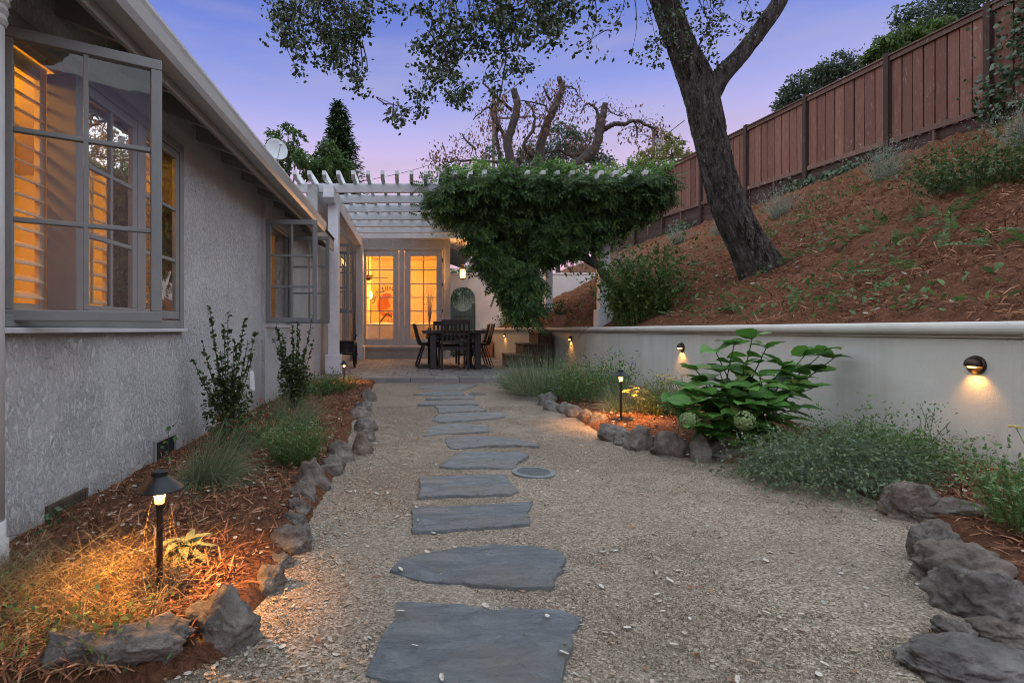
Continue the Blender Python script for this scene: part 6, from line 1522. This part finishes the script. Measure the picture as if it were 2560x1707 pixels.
# conifer
D = 30; cb = np.array([P(848, 824, D)[0], D, 0]); co_ = thing('conifer_tree', 'tall dark green pointed conifer behind the roof', 'tree', cb, 0, 'trees beyond the garden')
top = P(848, 250, D)[2]; MB().tube([cb, cb+(0, 0, top*.6), (cb[0], cb[1], top)], [.28, .16, .02], 8).build('trunk', M['twig_bark'], co_)
Q = []; Dn = []
for k in range(900):
    t = rng.random()**.75; h = top - .15 - t*(top-4.2); rad = (.15 + 2.2*t**.85)*(.78+.35*rng.random())*(1+.18*math.sin(h*7)); a = rng.uniform(0, 6.28); e = np.array([math.cos(a), math.sin(a), -.22])
    m_ = 26; s_ = rng.random((m_, 1))**.7*rad; Q.append(cb + (0, 0, h) + e*s_ + rng.normal(size=(m_, 3))*.11); Dn.append(np.tile(e, (m_, 1)))
Q = np.concatenate(Q); Dn = np.concatenate(Dn); N = len(Q); V, Fc = scatter(LEAF4[0]*np.array([.8, 1, 1]), LEAF4[1], Q, frames(Dn+rdir(N)*.7, rdir(N)*.4+(0, 0, 1)), rng.uniform(.16, .34, N)); obj_np('crown', V, Fc, 'conifer_needle', co_)
D = 26; blob_tree('leafy_tree', 'light green leafy tree behind the satellite dish', (P(720, 800, D)[0], D, 0), bl([(690, 350, 26, 0), (720, 320, 24, 1), (745, 345, 20, 0), (725, 390, 34, 0), (700, 420, 34, 1), (755, 405, 26, -1), (670, 390, 22, 0), (775, 430, 30, 0)], D), 5200, .13, 'tree_leaf')
D = 27; blob_tree('leafy_tree', 'rounded mid green tree in front of the conifer', (P(820, 800, D)[0], D, 0), bl([(815, 375, 26, 0), (830, 410, 34, 0), (800, 430, 30, -1), (860, 430, 30, 0), (790, 400, 18, 0)], D), 4200, .13, 'tree_leaf')
# pruned, half dead tree
D = 22.0; z1 = lambda x, y: (600+x*.4677, y*.4677)
pb = np.array([4.3, D, float(slope_z(4.3, D))]); pt = thing('pruned_tree', 'heavily pruned bare tree with dead brown leaves behind the vine', 'tree', pb, 0, 'trees beyond the garden')
limbs = [([(1590, 1010), (1480, 930), (1450, 860), (1430, 760), (1465, 650), (1480, 560), (1462, 475)], 30, 18), ([(1590, 1010), (1600, 880), (1610, 760), (1660, 620), (1700, 530), (1722, 470), (1703, 415)], 32, 14), ([(1590, 1010), (1760, 900), (1890, 800), (1925, 700), (1938, 620), (1952, 552)], 34, 16), ([(1390, 860), (1375, 740), (1370, 600), (1350, 490)], 12, 5),
         ([(1430, 760), (1395, 690), (1360, 640), (1330, 575), (1290, 600), (1245, 640)], 12, 3), ([(1450, 590), (1400, 540), (1340, 490), (1300, 440), (1310, 418)], 9, 3), ([(1560, 840), (1520, 770), (1570, 690), (1565, 590), (1520, 545)], 12, 4), ([(1900, 700), (1915, 620), (1890, 570), (1850, 560), (1820, 610)], 11, 3), ([(1950, 690), (2000, 665), (2060, 665), (2100, 645), (2160, 660), (2220, 700), (2235, 740)], 15, 5), ([(1850, 820), (1760, 830), (1700, 800), (1630, 820)], 12, 5), ([(1700, 560), (1650, 600), (1620, 560), (1490, 540)], 8, 3), ([(1720, 460), (1780, 470), (1830, 540)], 5, 2), ([(1260, 800), (1215, 760), (1185, 715)], 6, 3), ([(1440, 870), (1330, 865), (1200, 858), (1090, 870)], 9, 4), ([(1660, 540), (1640, 510), (1625, 470)], 7, 4), ([(1955, 575), (2000, 610), (2040, 620)], 5, 2), ([(2110, 650), (2120, 690), (2125, 725)], 6, 3)]
lm_ = MB(); tips = []
for k, (L_, w0, w1) in enumerate(limbs):
    dd = rng.uniform(-.4, .4) if k > 2 else (-.2, .3, 0)[k]; c = np.array([P(*z1(x, y), D + dd*(i > 0)) for i, (x, y) in enumerate(L_)]); ws = 1.9*np.linspace(w0, w1, len(L_))*.4677/F*D/2; pr = catmull(np.hstack([c, ws[:, None]]), 6); V, Fc = tube_np(pr[:, :3]+rng.normal(size=(len(pr), 3))*.015, np.maximum(pr[:, 3], .01), 9)
    lm_.add(V, Fc); tips.append(pr[:, :3])
lm_.tube([pb-(0, 0, .3), P(*z1(1590, 1010), D)], [.42, .34], 12)
lm_.build('trunk', M['dead_bark'], pt, smooth=True)
tw = MB(); ends = []
for k in range(150):
    L_ = tips[int(rng.integers(len(tips)))]; a = L_[int(rng.integers(len(L_)//3, len(L_)))]; d = unit(rng.normal(size=3)+(0, 0, .1)); ln = rng.uniform(.25, .9); e = a+d*ln-(0, 0, .25*ln); tw.tube([a, a+d*ln*.55+rng.normal(size=3)*.06, e], [.012, .007, .004], 4, smooth_n=3); ends.append(e)
tw.build('twigs', M['twig_bark'], pt, kind='stuff'); ends = np.array(ends)
spots = np.array([P(*z1(x, y), D+rng.normal()*.3) for x, y in [(1340, 640), (1360, 600), (1400, 640), (1440, 640), (1300, 700), (1620, 660), (1650, 690), (1560, 700), (1700, 590), (1520, 600), (1100, 860), (1070, 840), (1160, 820), (1290, 820), (1250, 850), (1140, 880), (1030, 850), (2210, 690), (2220, 740), (1790, 620), (1750, 520), (1860, 780), (1800, 770), (1490, 760), (1390, 760), (1530, 830), (1590, 640), (1690, 480), (1410, 530)]])
k = rng.integers(0, len(spots), 2200); q = np.concatenate([spots[k]+rng.normal(size=(2200, 3))*(.26, .26, .3), np.repeat(ends, 7, 0)+rng.normal(size=(len(ends)*7, 3))*.12]); N = len(q)
V, Fc = scatter(LEAF4[0], LEAF4[1], q, frames(rdir(N)*.6+(0, 0, -1), rdir(N)), rng.uniform(.07, .17, N)); obj_np('dead_leaves', V, Fc, 'dead_leaf', pt)
D = 27; blob_tree('leafy_tree', 'green tree filling in behind the pruned bare tree', (P(1400, 800, D)[0], D, 2), bl([(1400, 360, 55, 0), (1350, 385, 45, 1), (1450, 370, 45, 0), (1290, 395, 40, 0), (1420, 320, 28, 0), (1240, 400, 40, 0), (1500, 395, 40, 0), (1430, 410, 60, 0), (1330, 420, 60, 0)], D), 7000, .14, 'far_leaf')
D = 38; blob_tree('leafy_tree', 'yellow green tree beyond the fence beside the utility pole', (P(1680, 500, D)[0], D, 4), bl([(1640, 385, 34, 0), (1680, 370, 30, 0), (1665, 340, 18, 0), (1610, 405, 28, 0), (1700, 400, 30, 0)], D), 3000, .17, 'yellow_leaf')
for (lb, D, bb, nn) in (('grey green tree behind the fence, lowest and leftmost of the row', 20, [(1965, 250, 32, 0), (1995, 225, 38, 0), (2040, 205, 34, 1), (2010, 275, 40, 0), (2070, 240, 40, 0)], 6000), ('mid row grey green tree behind the fence', 19, [(2100, 175, 45, 0), (2150, 195, 50, 0), (2060, 190, 30, 0), (2190, 170, 40, 0), (2120, 230, 40, 0)], 6000), ('tall grey green tree rising above the right end of the fence', 18, [(2290, 70, 60, 0), (2350, 30, 70, 0), (2250, 110, 50, 0), (2420, 10, 70, 0), (2330, 110, 55, 0), (2430, 70, 60, 0), (2260, 40, 30, 0)], 9000)):
    b_ = P(bb[0][0], 300, D); blob_tree('hilltop_tree', lb, (b_[0]+.8, D, 4.6), bl(bb, D), nn, .10, 'far_leaf', .2, group='trees behind the fence')
D = 14.2; blob_tree('laurel_bush', 'bright green leafy bush peeking over the fence', (P(2235, 200, D)[0]+.5, D+.2, 4.7), bl([(2230, 130, 40, .6), (2290, 100, 36, .6), (2180, 150, 28, .6), (2350, 75, 34, .6)], D), 2600, .14, 'bush_leaf', .06, LEAF8, 'trees behind the fence')
# behind the gateway and the white wall
o, _ = grass_clump('pampas_grass', 'pale plume grass seen through the arched gateway', 'grass', 0, 0, 0, 1300, .14, 1.9, .34, .55, .02, 'pampas', pos=(1.74, 18.4, .12))
MB().box(-.5, 4.5, 16.9, 22, -.1, .12).build('verge', M['soil'])['kind'] = 'structure'
D = 24; blob_tree('hedge_tree', 'green hedge seen through the arched gateway', (2.4, D, 0), [(1.6, D, 1.6, 1.0), (2.8, D, 1.9, 1.2), (3.6, D, 1.5, 1.2), (2.2, D, 2.5, .9), (.8, D, 1.8, 1.0), (3.0, D+.5, 2.6, 1.2), (1.8, D+.5, 2.2, 1.3)], 15000, .2, 'hedge_leaf', .1)
p0 = (3.0, 19.6, .9); bushy('dry_brush', 'grey twiggy brush above the white wall behind the lantern', 'shrub', p0, 1500, .7, 2.7, .22, 'foliage', 9000, .09, 'grey_shrub', .008, None, LEAF4, .15, .5, .35, 'twig_bark')
# utility poles
for (u, v0, D, lb) in ((1634, 325, 42, 'utility pole with a grey transformer beyond the fence'), (1234, 222, 40, 'thin utility pole behind the pruned bare tree')):
    b_ = P(u, v0, D); o = thing('utility_pole', lb, 'utility pole', (b_[0], D, 3.0), 0, 'utility poles'); MB().tube([(b_[0], D, 2.8), (b_[0], D, b_[2])], .13, 8).build('pole', M['pole_wood'], o)
    MB().bar((b_[0]-.2, D, b_[2]-2.2), (b_[0]+2.6, D-.5, b_[2]-2.2), .1, .12).bar((b_[0], D, b_[2]-1.1), (b_[0]+2.2, D-.3, b_[2]+.6), .06, .06).build('crossarm', M['pole_wood'], o)
    MB().lathe([(.28, 0), (.30, .1), (.30, .85), (.2, .95)], (b_[0]+.45, D-.1, b_[2]-1.6), 14).build('transformer', M['transformer_grey'], o)
a, b_ = P(820, 470, 34), P(1240, 345, 40); wr = MB().tube(catmull([a, (a+b_)/2-(0, 0, .5), b_], 10), .016, 5).build('overhead_wire', M['black_metal']); tag(wr, 'thin overhead wire crossing the pink sky above the pergola', 'wire')
